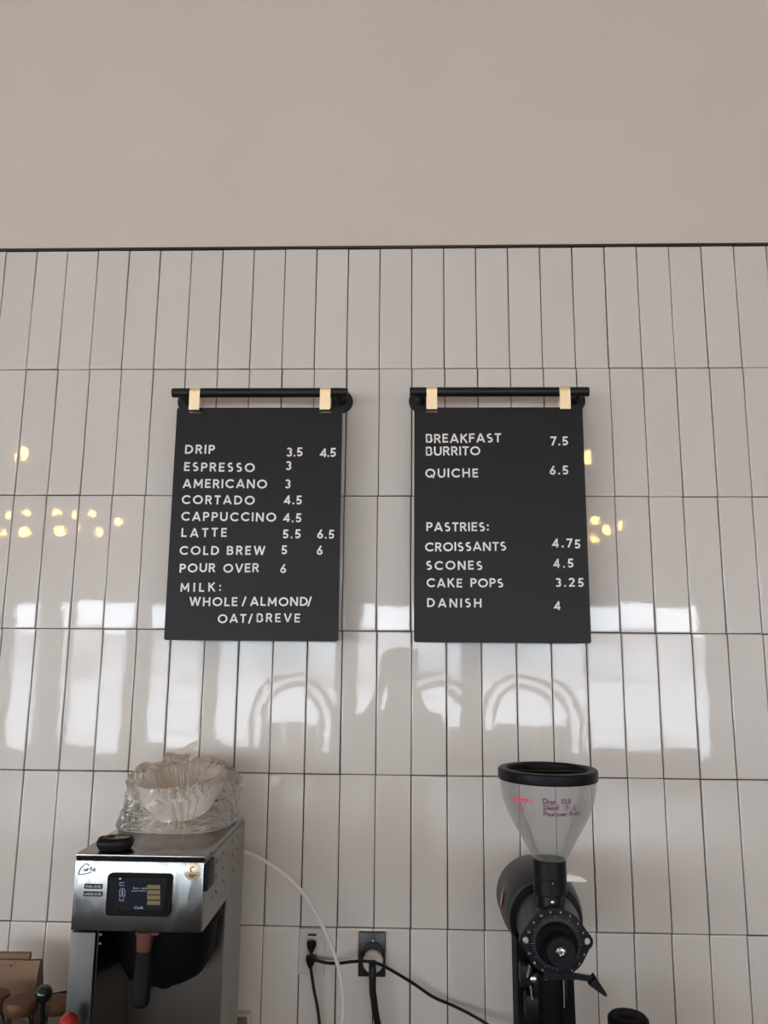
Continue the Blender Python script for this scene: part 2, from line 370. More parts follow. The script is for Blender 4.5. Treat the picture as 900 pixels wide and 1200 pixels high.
# ================================================================== SETTING
# ---- tiled wall: rows of 3x12 tiles, joints recessed
TW, TH, ZT = .078, .3108, 2.6775
wall = struct('wall_back', [g_bounds(XL, XR, .006, .12, FLOOR_Z, 2.675)], M['grout'])
def tile_mesh(seed):
    rnd = random.Random(seed); w2, h2 = (TW-.0020)/2, (TH-.0020)/2
    V, Fc = [], []; b = .0018
    b = .0026; rings = [(0, .008), (0, .0022), (b*.12, .0012), (b*.38, .0005), (b*.7, .00012), (b, 0.0)]
    for ins, y in rings:
        for sx, sz in ((-1, -1), (1, -1), (1, 1), (-1, 1)): V.append((sx*(w2-ins), y, sz*(h2-ins)))
    for i in range(5):
        for k in range(4): Fc.append([4*i+k, 4*i+(k+1) % 4, 4*i+4+(k+1) % 4, 4*i+4+k])
    Fc.append([20, 21, 22, 23])
    return V, Fc
tv, tf = tile_mesh(1)
tme = bpy.data.meshes.new('tile'); tme.from_pydata(tv, [], tf); tme.materials.append(M['tile'])
_b = bmesh.new(); _b.from_mesh(tme); bmesh.ops.recalc_face_normals(_b, faces=_b.faces); _b.to_mesh(tme); _b.free()
tme.polygons.foreach_set('use_smooth', [i >= 4 and i < len(tme.polygons)-1 for i in range(len(tme.polygons))])
rt = random.Random(3)
wallc = WL[wall.name]
for row in range(6):
    rowoff = rt.uniform(-.0012, .0012)
    for col in range(-12, 38):
        o = link(bpy.data.objects.new('tile', tme)); o.parent = wall
        p = Vector(((col-12+.5)*TW + rowoff + rt.uniform(-.0004, .0004), rt.uniform(-.0003, .0003), ZT-(row+.5)*TH + rt.uniform(-.0005, .0005)))
        o.location = p-wallc
        o.rotation_euler = (rt.gauss(0, .0022), rt.uniform(-.0008, .0008), rt.gauss(0, .0035))
rest = []
for row in range(9):
    for col in range(-68, 94):
        if (row < 6 and -12 <= col < 38): continue
        cx, cz = (col-12+.5)*TW, ZT-(row+.5)*TH
        if cx-.04 < XL or cx+.04 > XR or cz-.16 < FLOOR_Z-.1: continue
        rest.append(([(a+cx, b, c+cz) for a, b, c in tv], tf))
tf_ = obj('tile_field', rest, M['tile'], parent=wall, smooth=0); tf_['kind'] = 'stuff'
struct('wall_back_upper', [g_bounds(XL, XR, .001, .12, 2.684, CEIL_Z)], M['paint'])
struct('trim_1', [g_bounds(XL, XR, -.002, .05, 2.678, 2.684)], M['blacktrim'])
struct('floor', [g_bounds(XL-.1, XR+.1, BACK_Y-.2, .12, FLOOR_Z-.1, FLOOR_Z)], M['floor'])
struct('ceiling', [g_bounds(XL-.1, XR+.1, BACK_Y-.2, .12, CEIL_Z, CEIL_Z+.1)], M['ceiling'])
SZ0, SZ1 = .25, 2.65     # unseen side windows, added to brighten the tiled wall
bays = [(-9.4, -7.7), (-7.5, -5.8), (-5.6, -3.9)]
nwin = 8
for nm_, xa, xb, sg in (('wall_left', XL-.15, XL, -1), ('wall_right', XR, XR+.15, 1)):
    gg = [g_bounds(xa, xb, BACK_Y-.2, .12, FLOOR_Z, SZ0), g_bounds(xa, xb, BACK_Y-.2, .12, SZ1, CEIL_Z)]
    bays_ = bays if sg < 0 else bays[:1]  # right wall gets fewer added bays to leave that side dimmer
    ys = [BACK_Y-.2] + [v for b_ in bays_ for v in b_] + [.12]
    for k in range(0, len(ys), 2): gg.append(g_bounds(xa, xb, ys[k], ys[k+1], SZ0, SZ1))
    struct(nm_, gg, M['sidewall'])
    for (y0_, y1_) in bays_:  # frames and portals of the added side windows
        xm = (xa+xb)/2
        struct('window_%d' % nwin, [g_bounds(xm-.03, xm+.03, y0_, y1_, SZ0, SZ0+.05), g_bounds(xm-.03, xm+.03, y0_, y1_, SZ1-.05, SZ1),
            g_bounds(xm-.03, xm+.03, y0_, y0_+.05, SZ0+.05, SZ1-.05), g_bounds(xm-.03, xm+.03, y1_-.05, y1_, SZ0+.05, SZ1-.05)], M['frame']); nwin += 1
        pl = portal('daylight_portal', 0, y1_-y0_, SZ0, SZ1, 0)
        pl.location = (XL+.01 if sg < 0 else XR-.01, (y0_+y1_)/2, (SZ0+SZ1)/2); pl.rotation_euler = (PI/2, 0, -PI/2 if sg < 0 else PI/2)
# ---- shop-front behind the camera (seen only as a reflection in the glaze)
WZ0, WZ1 = .22, 2.42
wins = [(-6.0, -5.35), (-5.1, -4.05), (-3.85, -2.95), (-2.75, -.95), (-.75, .9), (1.1, 2.6), (2.75, 4.55)]
gw = [g_bounds(XL, XR, BACK_Y-.2, BACK_Y, 2.60, CEIL_Z), g_bounds(XL, XR, BACK_Y-.2, BACK_Y, FLOOR_Z, WZ0)]
xs = [XL] + [v for w_ in wins for v in w_] + [XR]
for k in range(0, len(xs), 2): gw.append(g_bounds(xs[k], xs[k+1], BACK_Y-.2, BACK_Y, WZ0, WZ1))
gw.append(g_bounds(XL, XR, BACK_Y-.2, BACK_Y, WZ1, 2.60))
struct('wall_front', gw, M['sidewall'])
for k, (a, b) in enumerate(wins):
    fr = [g_bounds(a, b, BACK_Y-.12, BACK_Y-.04, WZ0, WZ0+.05), g_bounds(a, b, BACK_Y-.12, BACK_Y-.04, WZ1-.05, WZ1),
          g_bounds(a, a+.05, BACK_Y-.12, BACK_Y-.04, WZ0+.05, WZ1-.05), g_bounds(b-.05, b, BACK_Y-.12, BACK_Y-.04, WZ0+.05, WZ1-.05)]
    w_ = struct('window_%d' % (k+1), fr, M['frame'])
    portal('daylight_portal', a, b, WZ0, WZ1, BACK_Y+.01)
struct('ground_outside', [g_bounds(-40, 40, -50, 12, FLOOR_Z-.3, FLOOR_Z-.12)], M['asphalt'])
struct('building_across_the_street', [g_bounds(-34, 34, -50, -46, FLOOR_Z-.12, 2.9)], M['facade'])

# ================================================================== MENU BOARDS
BY = -.066          # plane of the board faces
def menu_board(name, label, x0, x1, z0, z1, words):
    t = thing(name, label, 'menu board', ((x0+x1)/2, BY+.004, z0), 'menu boards hanging on the tiled wall')
    cx, cz = (x0+x1)/2, (z0+z1)/2
    out = rrect(x1-x0, z1-z0, .005, 4)
    obj('panel', g_prism(out, (cx, BY, cz), X, Z, Y, .008), M['board'], t, smooth=30)
    for (s, xa, xb, yb, cap, yr) in words:
        # measured left end, right end and base line of a word; the cap height follows the board's own scale
        p0 = atY(xa, yb, BY); p1 = atY(xb, yr if yr else yb, BY); h = atY(xa, yb-cap, BY).z-p0.z
        W_ = (p1-p0).length; glyph = sum(G[c][0] for c in s)
        track = (W_/h-glyph)/max(1, len(s)-1) if len(s) > 1 else 0
        u = (p1-p0).normalized(); xx = 0
        for ch in s:
            w_, st = G[ch]; jit = random.uniform(-.0005, .0005); tl = random.uniform(-.02, .02)
            org = p0 + u*(xx*h) + Z*jit
            def P3(a, b, d, org=org, tl=tl): return org + u*(a-b*tl) + Z*(b+a*tl) - Y*(d-.0002)
            geos = [ribbon([(a*h, b*h) for a, b in pl], .175*h, .0012, P3) for pl in st]
            obj('letter', geos, M['letter'], t, smooth=0)
            xx += w_+track
    return t
def W(s, xa, xb, y1, y0, ox, oy, yr=None):
    k = 260/900; return (s, ox+xa*k, ox+xb*k, oy+y1*k, 10.3, (oy+yr*k) if yr else None)
A_ = lambda s, xa, xb, yb, yr=None: W(s, xa, xb, yb, 0, 180, 440, yr)
B_ = lambda s, xa, xb, yb, yr=None: W(s, xa, xb, yb, 0, 460, 440, yr)
lw = [A_('DRIP', 127, 248, 317), A_('3.5', 538, 605, 328), A_('4.5', 675, 740, 331, 330),
      A_('ESPRESSO', 123, 410, 388, 391), A_('3', 535, 560, 384),
      A_('AMERICANO', 118, 460, 456, 458), A_('3', 532, 557, 457),
      A_('CORTADO', 114, 410, 522, 524), A_('4.5', 529, 602, 523),
      A_('CAPPUCCINO', 112, 497, 588, 593), A_('4.5', 526, 600, 595),
      A_('LATTE', 112, 297, 655), A_('5.5', 523, 597, 661), A_('6.5', 663, 733, 661),
      A_('COLD', 105, 265, 727), A_('BREW', 297, 452, 727), A_('5', 518, 543, 726), A_('6', 661, 687, 727),
      A_('POUR', 105, 250, 799, 797), A_('OVER', 282, 427, 800, 798), A_('6', 513, 541, 801),
      A_('MILK:', 108, 273, 877), A_('WHOLE', 145, 340, 935), A_('/', 358, 383, 935), A_('ALMOND', 392, 625, 935), A_('/', 624, 650, 935),
      A_('OAT', 260, 375, 1004), A_('/', 384, 408, 1004), A_('BREVE', 418, 594, 1001)]
rw = [B_('BREAKFAST', 135, 440, 274, 271), B_('7.5', 640, 713, 283), B_('BURRITO', 135, 356, 325, 323),
      B_('QUICHE', 133, 348, 414, 413), B_('6.5', 637, 714, 402),
      B_('PASTRIES:', 137, 390, 632), B_('CROISSANTS', 132, 462, 713, 711), B_('4.7', 648, 730, 697), B_('5', 738, 765, 702),
      B_('SCONES', 136, 365, 788), B_('4.5', 653, 735, 779), B_('CAKE', 138, 283, 859), B_('POPS', 316, 450, 859),
      B_('3.25', 661, 776, 857), B_('DANISH', 140, 361, 939, 941), B_('4', 655, 682, 951)]
menu_board('menu_board', 'black drinks menu board listing drip to pour over and milk, left of the pair', -.4625, -.0812, 1.7205, 2.2485, lw)
menu_board('menu_board', 'black food menu board listing breakfast burrito, quiche and pastries, right of the pair', .0835, .4640, 1.7205, 2.2485, rw)
# rails, each with two round wall mounts and two brass clips
def rail(x0, x1, z, fl, clips, label):
    ry = -.07; t = thing('hanging_rail', label, 'rail', ((x0+x1)/2, 0, z), 'black wall rails above the menu boards')
    obj('rod', g_cyl((x0, ry, z), (x1, ry, z), .0108, seg=28, bev=.0012), M['blackrod'], t)
    for fx in fl:
        obj('wall_mount', [g_lathe([(.026, 0), (.028, .002), (.028, .008), (.0265, .010), (.012, .0105), (.011, .058), (.009, .060)], (fx, -.002, z-.001), (0, -1, 0), 32)], M['blackrod'], t)
    for cx in clips:
        ct = thing('clip', 'clip', 'clip', (0, 0, 0)) if False else None
        w_ = .0125; th = .0014; pts = []
        # strap: up from the board, over the rod and down its back
        path = [(-.0112-.0012+ry+.0, z-.0440)] + [(ry-.0125, z-.005)] + [(ry+.0125*math.cos(a), z+.0125*math.sin(a)) for a in [PI-k*PI/10 for k in range(0, 11)]] + [(ry+.0125, z-.006), (ry+.0065, z-.040)]
        V, Fc = [], []
        for (yy, zz) in path:
            V += [Vector((cx-w_/1, yy, zz)), Vector((cx+w_/1, yy, zz))]
        n = len(path); inner = []
        for i, (yy, zz) in enumerate(path):
            a = path[max(0, i-1)]; b = path[min(n-1, i+1)]; d = Vector((0, b[0]-a[0], b[1]-a[1])).normalized(); nn = Vector((0, d.z, -d.y))
            inner += [V[2*i]+nn*th, V[2*i+1]+nn*th]
        V += inner; k = 2*n
        for i in range(n-1):
            a = 2*i; Fc += [[a, a+1, a+3, a+2], [k+a, k+a+2, k+a+3, k+a+1], [a, a+2, k+a+2, k+a], [a+1, k+a+1, k+a+3, a+3]]
        Fc += [[0, k, k+1, 1], [2*n-2, 2*n-1, k+2*n-1, k+2*n-2]]
        V = [Vector((cx+(v.x-cx)*.95, v.y, v.z)) for v in V]
        obj('clip', (V, Fc), M['brass'], t, 'brass strap clip holding the board', smooth=30)
        obj('clip_slot', [g_bounds(cx-.0135, cx+.0135, BY-.0006, BY+.0004, z-.0475, z-.0435)], M['chrome'] if cx < .4 else M['blackrod'], t, smooth=0)
    return t
rail(-.4742, -.0690, 2.2828, (-.4519, -.0896), (-.4190, -.1195), 'black rail with brass clips above the drinks menu, left one')
rail(.0728, .4788, 2.2838, (.099, .4566), (.1228, .4224), 'black rail with brass clips above the food menu, right one')

# ================================================================== COFFEE BREWER
bx0, bx1, by0, by1, bz1 = -.4816, -.2665, -.410, -.085, 1.3635
bz0 = 1.2440; CT = .815
br = thing('coffee_brewer', 'stainless steel drip coffee brewer with touch screen standing at the left', 'coffee maker', ((bx0+bx1)/2, (by0+by1)/2, CT))
obj('lid', [g_bounds(bx0-.001, bx1+.001, by0-.004, by1, bz1-.0045, bz1, .0012)], M['steel_top'], br, smooth=30)
head = obj('upper_body', [g_bounds(bx0+.001, bx1-.001, by0+.006, by1, bz0+.002, bz1-.005)], M['steel_side'], br, smooth=0)
obj('lid_gap', [g_bounds(bx0, bx1, by0-.001, by0+.006, bz1-.0105, bz1-.0047)], M['blackm'], br, smooth=0)
obj('front_panel', [g_bounds(bx0-.001, bx1, by0-.001, by0+.006, bz0, bz1-.0108, .0012)], M['steel'], br, smooth=30)
# side panel with louvres
obj('side_panel', [g_bounds(bx1-.001, bx1+.0008, by0+.008, by1, bz0, bz1-.012)], M['steel_side'], br, smooth=0)
for k, (px, py) in enumerate([(254, 1008), (253, 1026), (253, 1043), (261.5, 998.5), (261, 1016.5), (261.5, 1031), (272, 985), (272, 1001), (272.5, 1018), (277.5, 979), (278, 993), (278, 1009)]):
    p = atX(px, py, bx1)
    V, Fc = g_sphere((0, 0, 0), 1, 14, 8, (.0035, .009, .0045))
    obj('louvre', ([Vector((bx1+.0008, p.y, p.z))+v for v in V], Fc), M['steel_side'], br)
for px, py in [(248, 1000), (281.5, 962.8), (259, 1006), (250.5, 1016), (250, 1034), (249, 1052)]:
    p = atX(px, py, bx1+.001)
    obj('rivet', g_cyl((bx1, p.y, p.z), (bx1+.0014, p.y, p.z), .0016, seg=10), M['blackm'], br)
p0, p1 = atX(241.5, 1007, bx1+.002), atX(248, 1035, bx1+.002)
obj('latch', [g_bounds(bx1-.001, bx1+.006, by0+.004, p1.y+.004, 1.305, 1.349, .003, 3)], M['black'], br, smooth=40)
# rear housing and left column
yh = atX(264, 1060, bx1).y
obj('rear_housing', [g_bounds(bx0+.002, bx1-.0005, yh, by1, CT+.03, bz0)], M['steel_in'], br, smooth=0)
obj('rear_side_panel', [g_bounds(bx1-.0005, bx1+.0010, yh+.002, by1-.052, CT+.03, bz0-.001)], M['steel_side'], br, smooth=0)
obj('rear_side_panel', [g_bounds(bx1-.0005, bx1+.0006, by1-.050, by1-.001, CT+.03, bz0-.001)], M['steel_side'], br, smooth=0)
lc = atY(108.6, 1140, by0).x
obj('left_column', [g_bounds(bx0-.001, lc, by0+.001, yh, CT+.03, bz0-.003, .0012)], M['steel_shaded'], br, smooth=30)
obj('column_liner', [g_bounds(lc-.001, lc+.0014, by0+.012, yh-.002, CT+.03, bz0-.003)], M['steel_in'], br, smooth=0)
for zz in (1.232, 1.218):
    obj('screw', g_cyl((lc+.001, by0+.020, zz), (lc+.004, by0+.020, zz), .0022, seg=10), M['screw'], br)
obj('base', [g_bounds(bx0, bx1, by0-.002, by1, CT, CT+.032, .003)], M['steel_side'], br, smooth=30)
# instruction sticker on the back plate
q0, q1 = atY(222, 1104, yh), atY(235.5, 1140.5, yh)
st = obj('sticker', [g_bounds(q0.x, q1.x, yh-.0008, yh+.0002, q1.z, q0.z+.01)], M['label'], br, 'white printed sticker', smooth=0)
obj('sticker_print', [g_bounds(q1.x-.011, q1.x-.004, yh-.0012, yh-.0006, q1.z+.012+.006*k, q1.z+.0132+.006*k) for k in range(5)], M['ink'], st, smooth=0)
# touch screen
a, b = atY(126.7, 1023.6, by0-.008), atY(199, 1074.3, by0-.008); a2 = atY(128, 1024, by0-.008)
scx, scz, sw, sh = (a.x+b.x)/2, (a.z+b.z)/2, b.x-a.x, a.z-b.z
SY = by0-.010
scr = obj('display_bezel', g_prism(rrect(sw, sh, .006), (scx, by0+.001, scz), X, Z, -Y, .010), M['blackm'], br, smooth=30)
obj('display_glass', g_prism(rrect(sw-.012, sh-.010, .003), (scx-.0015, by0-.0085, scz), X, Z, -Y, .0022), M['screen'], scr, smooth=30)
def sp(px, py): # crop2 of the screen (scale 10.59, origin 120,1015)
    return atY(120+px/10.59, 1015+py/10.59, SY-.001)
def quad(x0, y0, x1, y1, d=.0006):
    p, q = sp(x0, y0), sp(x1, y1); return g_bounds(p.x, q.x, SY-.0008-d, SY-.0008, q.z, p.z)
obj('screen_area', [quad(165, 180, 735, 545, .0002)], M['scr_panel'], scr, smooth=0)
for yy in (232, 298, 362, 428): obj('screen_button', [quad(558, yy, 715, yy+54)], M['scr_gold'], scr, smooth=0)
def stroke_on_screen(pts, w_): 
    def P3(a_, b_, d): 
        p = sp(a_, b_); return Vector((p.x, SY-.0010-d, p.z))
    return ribbon(pts, w_, .0004, P3)
ic = [stroke_on_screen([(218, 235), (218, 205), (275, 205)], 8), stroke_on_screen([(222, 240), (270, 240)], 7),
      stroke_on_screen([(215, 300), (232, 278), (262, 278), (278, 300), (278, 370), (215, 370), (215, 300)], 7),
      stroke_on_screen([(246, 295), (246, 360)], 14), stroke_on_screen([(218, 385), (212, 425), (262, 430), (262, 388)], 7)]
obj('screen_icon', ic, M['scr_blue'], scr, smooth=0)
def st_text(s, x, y, h, tr=.2, wd_=.15, sl=0):
    def P3(a_, b_, d): 
        p = sp(x+a_, y-b_); return Vector((p.x, SY-.0010-d, p.z))
    return text_geos(s, P3, h, tr, wd_, .0004, sl)
obj('screen_text', st_text('Brew ready', 385, 283, 24) + st_text('press button', 368, 314, 22), M['scr_blue'], scr, smooth=0)
obj('screen_logo', st_text('Curtis', 390, 530, 36, .06, .16, .35), M['scr_blue'], scr, smooth=0)
obj('led', [quad(210, 148, 228, 164)], M['letter'], scr, smooth=0)
# etched maker's script and the two embossed label strips
FYp = by0-.0011
def fp(px, py): return atY(px, py, FYp)
def f_text(s, px, py, h, tr=.1, wd_=.14, sl=0, dep=.0005):
    o0 = fp(px, py)
    def P3(a_, b_, d): return o0 + X*a_ + Z*b_ - Y*(d-.0001)
    return text_geos(s, P3, h, tr, wd_, dep, sl)
o0 = fp(85+125/20, 1000+490/20)
sw_ = [(0.018, .0135), (.0145, .0165), (.010, .0155), (.0045, .0095), (.0015, .003), (.003, 0), (.010, .0005), (.0225, .0035)]
swp = [(p.x, p.y) for p in smooth_path([(a, b, 0) for a, b in sw_], 5)]
obj('maker_script', [ribbon(swp, .0017, .0006, lambda a_, b_, d: o0+X*a_+Z*b_-Y*(d-.0001))] + f_text('urtis', 85+255/20, 1000+415/20, .0085, .12, .2, .25), M['etch'], br, smooth=0)
for (xa, xb, ya, yb, s) in [(99.2, 119.8, 1035.5, 1041.8, 'SMALL DOSE'), (98.2, 120.1, 1044.3, 1050.6, 'LARGE DOSE')]:
    p, q = fp(xa, ya), fp(xb, yb)
    ls = obj('label_strip', [g_bounds(p.x, q.x, FYp-.0008, FYp, q.z, p.z, .0002, 1)], M['black'], br, 'black embossed label tape', smooth=0)
    h = (p.z-q.z)*.52; tr = ((q.x-p.x)*.88/h - text_width(s, 0))/(len(s)-1)
    o1 = Vector((p.x+(q.x-p.x)*.06, FYp-.0007, q.z+(p.z-q.z)*.24))
    obj('lettering', text_geos(s, lambda a_, b_, d: o1+X*a_+Z*b_-Y*d, h, tr, .17, .0003), M['tickw'], ls, smooth=0)
# round gold badge with a cup
bc = fp(225.8, 1021.2); br_ = .0138
bd = obj('badge', g_lathe([(br_, 0), (br_, .0010), (br_-.0006, .0014)], (bc.x, FYp+.0002, bc.z), (0, -1, 0), 36), M['gold'], br, 'round gold badge with a coffee cup')
cup = [(-.0062, 0), (.0062, 0), (.0060, -.003), (.004, -.0062), (-.003, -.0062), (-.0055, -.003)]
P3 = lambda a_, b_, d: Vector((bc.x+a_, FYp-.0013-d, bc.z-.003+b_))
obj('badge_cup', [g_prism(cup, (bc.x-.0005, FYp-.0012, bc.z-.0035), X, Z, -Y, .0004), ribbon(arc(.006, -.0022, .0018, 90, -90), .0009, .0004, P3),
    ribbon([(-.0105, .002), (.0105, .002)], .0006, .0004, P3), ribbon(arc(0, .0068, .0034, 50, 235)+[(-.002, .002)], .0022, .0004, P3)], M['badgebrown'], bd, smooth=0)
# brew basket and handle
bkx, bky = atY(194, 1120, -.29).x, -.285
zb = atY(190, 1151, -.30).z
hb = obj('brew_basket', [g_lathe([(.093, bz0-.002), (.093, bz0-.014), (.088, bz0-.018), (.083, zb+.045), (.066, zb+.015), (.046, zb+.004), (.015, zb-.002), (.012, zb-.012)], (bkx, bky, 0), Z, 48)], M['blackm'], br, 'black funnel-shaped brew basket')
hx = atY(170, 1100, -.40).x
e = atY(165, 1182, -.475)
y0h = bky-.113; ztop_h = atY(170, 1091, y0h).z; zmid_h = atY(170, 1117, y0h-.004).z
t0, t1, t2 = atY(170, 1112, y0h), atY(167, 1145, y0h-.010), atY(164.6, 1180, y0h-.020)
def hsec(c, wx, wy, n=16):   # rounded-rectangle section of the handle
    return [Vector((c.x+math.copysign(abs(math.cos(2*PI*k/n))**.5, math.cos(2*PI*k/n))*wx, c.y+math.copysign(abs(math.sin(2*PI*k/n))**.5, math.sin(2*PI*k/n))*wy, c.z)) for k in range(n)]
def loft(secs):
    n = len(secs[0]); V = [p for s_ in secs for p in s_]; Fc = [[i*n+k, i*n+(k+1) % n, (i+1)*n+(k+1) % n, (i+1)*n+k] for i in range(len(secs)-1) for k in range(n)]
    return V, Fc+[list(range(n))[::-1], [(len(secs)-1)*n+k for k in range(n)]]
obj('basket_handle', [loft([hsec(t0+Z*.012, .0135, .010), hsec(t0, .0140, .0105), hsec(t1, .0140, .0105), hsec(t2+Z*.010, .0132, .0100), hsec(t2+Z*.003, .0118, .009), hsec(t2, .008, .006)]),
    g_bounds(t0.x-.011, t0.x+.011, y0h, bky-.085, ztop_h-.016, ztop_h-.003, .002)], M['blackm'], hb)
u0, u1 = atY(170, 1091.5, y0h-.010), atY(170, 1116.5, y0h-.012)
obj('handle_grip', [loft([hsec(Vector((t0.x, y0h-.002, ztop_h+.000)), .0135, .0115), hsec(Vector((t0.x, y0h-.002, u1.z+.004)), .0128, .0118), hsec(Vector((t0.x, y0h-.002, u1.z)), .0105, .0112)]),
    g_bounds(t0.x-.015, t0.x+.024, y0h-.010, y0h+.012, ztop_h-.004, ztop_h+.001, .0015)], M['brownp'], hb, 'brown plastic top of the handle', smooth=40)
# antenna-like tab at the rear of the lid
ap = atY(271.2, 964, by1-.03)
obj('rear_pin', g_cyl((ap.x, ap.y, bz1), (ap.x, ap.y, bz1+.030), .0008, seg=8), M['blackm'], br)
# remote timer on the lid
tp = atZ(135, 990, bz1+.008); tcx, tcy = tp.x, tp.y
tm = thing('kitchen_timer', 'black handheld timer with red buttons lying on the brewer lid', 'timer', (tcx, tcy, bz1))
rz = Matrix.Rotation(math.radians(12), 3, 'Z')
def rbox(dx, dy, dz, sx, sy, sz, bev, seg=3):
    V, Fc = g_box((0, 0, 0), (sx, sy, sz), bev, seg); return [Vector((tcx, tcy, bz1)) + rz @ (v+Vector((dx, dy, dz))) for v in V], Fc
def oval(rows, n=40):
    V, Fc = [], []
    for (sx, sy, z_) in rows:
        for k in range(n):
            a_ = 2*PI*k/n; ca, sa = math.cos(a_), math.sin(a_)
            V.append(Vector((tcx, tcy, bz1)) + rz @ Vector((sx*math.copysign(abs(ca)**.75, ca), sy*math.copysign(abs(sa)**.75, sa), z_)))
    m_ = len(rows)
    for j in range(m_-1):
        for k in range(n): k2 = (k+1) % n; Fc.append([j*n+k, j*n+k2, (j+1)*n+k2, (j+1)*n+k])
    return V, Fc+[list(range(n))[::-1], [(m_-1)*n+k for k in range(n)]]
obj('body', oval([(.022, .015, 0), (.027, .019, .003), (.0305, .022, .010), (.0305, .022, .015), (.029, .0205, .0185), (.026, .0175, .0195)]), M['black'], tm, smooth=50)
obj('rim', oval([(.027, .0185, .018), (.0275, .019, .0205), (.025, .0165, .0208), (.0245, .016, .0198)]), M['blackm'], tm, smooth=40)
obj('display', [rbox(.010, .001, .0198, .024, .020, .001, 0)], M['lcd'], tm, smooth=0)
for dx, dy in ((-.016, .008), (-.016, -.003), (-.007, -.010), (.001, -.0125)):
    obj('button', [rbox(dx, dy, .0198, .008, .006, .002, .0008, 2)], M['redbtn'], tm, smooth=40)

# ================================================================== FILTERS IN A BAG
fcx, fcy = -.386, -.122
fc0 = Vector((fcx, fcy, bz1))
lean = Matrix.Rotation(math.radians(-5), 3, 'Y') @ Matrix.Rotation(math.radians(10), 3, 'X')
def filter_geo(k, n):
    """fluted basket filter: flat base, pleated flaring side"""
    NF = 30; seg = NF*2; z0 = .002+k*.0030; V, Fc = [], []
    rows = [(.0, 0), (.044, 0), (.051, .006), (.062, .022), (.074, .038), (.084, .050+.002*(k % 3))]
    for j, (r, h) in enumerate(rows):
        for i in range(seg):
            a = 2*PI*i/seg + (k*k*.37) % 1.0
            amp = 0 if j < 2 else (.0022+.0030*(j-1)/4)
            rr = r + (amp if i % 2 else -amp) + (.0015*math.sin(3*a+k) if j > 2 else 0)
            V.append(fc0 + lean @ Vector((rr*math.cos(a)*1.02, rr*math.sin(a), h+z0+(.0062 if (i % 2 and j == 5) else 0))) + Z*.006)
    for j in range(len(rows)-1):
        for i in range(seg):
            i2 = (i+1) % seg; Fc.append([j*seg+i, j*seg+i2, (j+1)*seg+i2, (j+1)*seg+i])
    return V, Fc
NFI = 9
for k in range(NFI):
    f_ = obj('coffee_filter', filter_geo(k, NFI), M['paper'], smooth=0)
    tag(f_, 'lowest white fluted paper filter, its flat base on the brewer lid inside the bag' if k == 0 else 'topmost white fluted paper filter with its open inside showing through the bag' if k == NFI-1 else 'white fluted paper coffee filter nested in the middle of the bagged stack', 'coffee filter', 'paper filters nested in the bag')
# crumpled clear bag around the stack
def bag_geo():
    NR, NA = 84, 260; V, Fc = [], []
    cx, cy = -.383, -.150
    def rad(t):   # half width of the loose bag by height: spread foot, full middle, gathered top
        pts = [(0, .118), (.06, .124), (.2, .121), (.45, .116), (.7, .108), (.85, .090), (.95, .055), (1, .0)]
        for (a0, r0), (a1, r1) in zip(pts, pts[1:]):
            if a0 <= t <= a1: return r0+(r1-r0)*(t-a0)/(a1-a0)
        return 0
    for j in range(NR+1):
        t = j/NR; r = rad(t)
        for i in range(NA):
            a_ = 2*PI*i/NA; ca, sa = math.cos(a_), math.sin(a_)
            sq = (abs(ca)**3+abs(sa)**3)**(-1/3)
            x = ca*r*sq*.93; y = sa*r*sq*.98
            hgt = .114 + .014*max(0, -ca)*t - .010*max(0, -sa)*t
            z = hgt*(t if t < .9 else .9+(t-.9)*.8)
            x += .012*t*(1-.3*t); y += .012*t
            q = Vector((ca*.09*max(.3, r/.11), sa*.09*max(.3, r/.11), z*1.0))
            def rg(s_, o_): return 1-abs(noise.noise(Vector((q.x*s_+o_, q.y*s_+2*o_, q.z*s_*.8-o_))))*2.2
            env = min(1, t*6)*.75+.25
            d = (rg(17, 3)-.55)*.013 + (rg(36, 9)-.55)*.006 + (rg(80, 5)-.55)*.0028
            x += ca*d*env; y += sa*d*env; z += env*(.8*d if t > .5 else .15*d)
            if t > .8: z += (t-.8)*5*(.010*rg(22, 7)*max(0, -ca*.8+.3))
            V.append(Vector((cx+x, cy+y, bz1+.0006+max(0, z))))
    for j in range(NR):
        for i in range(NA):
            i2 = (i+1) % NA; Fc.append([j*NA+i, j*NA+i2, (j+1)*NA+i2, (j+1)*NA+i])
    Fc.append(list(range(NA))[::-1])
    return V, Fc
bag = obj('plastic_bag', bag_geo(), M['bag'], smooth=28)
tag(bag, 'crinkled clear plastic bag around coffee filters on top of the brewer', 'plastic bag')

# ================================================================== GRINDER
gx, gz, gy = .325, 1.218, -.34
gr = thing('coffee_grinder', 'tall black coffee grinder with clear hopper standing at the right', 'coffee grinder', (gx, -.22, CT))
obj('motor_housing', g_lathe([(.060, -.055), (.071, -.060), (.0755, -.075), (.0755, -.150), (.071, -.200), (.066, -.215)], (gx+.002, 0, gz), (0, 1, 0), 64), M['motor'], gr, 'charcoal enamelled motor housing')
obj('flange', g_lathe([(.0655, 0), (.0665, .003), (.0665, .020), (.064, .023), (.058, .023), (.056, .028)], (gx, -.213, gz), (0, -1, 0), 64), M['dark'], gr)
obj('grinding_chamber', g_lathe([(.056, 0), (.056, .03), (.052, .068), (.050, .100)], (gx, -.235, gz), (0, -1, 0), 64), M['motor'], gr)
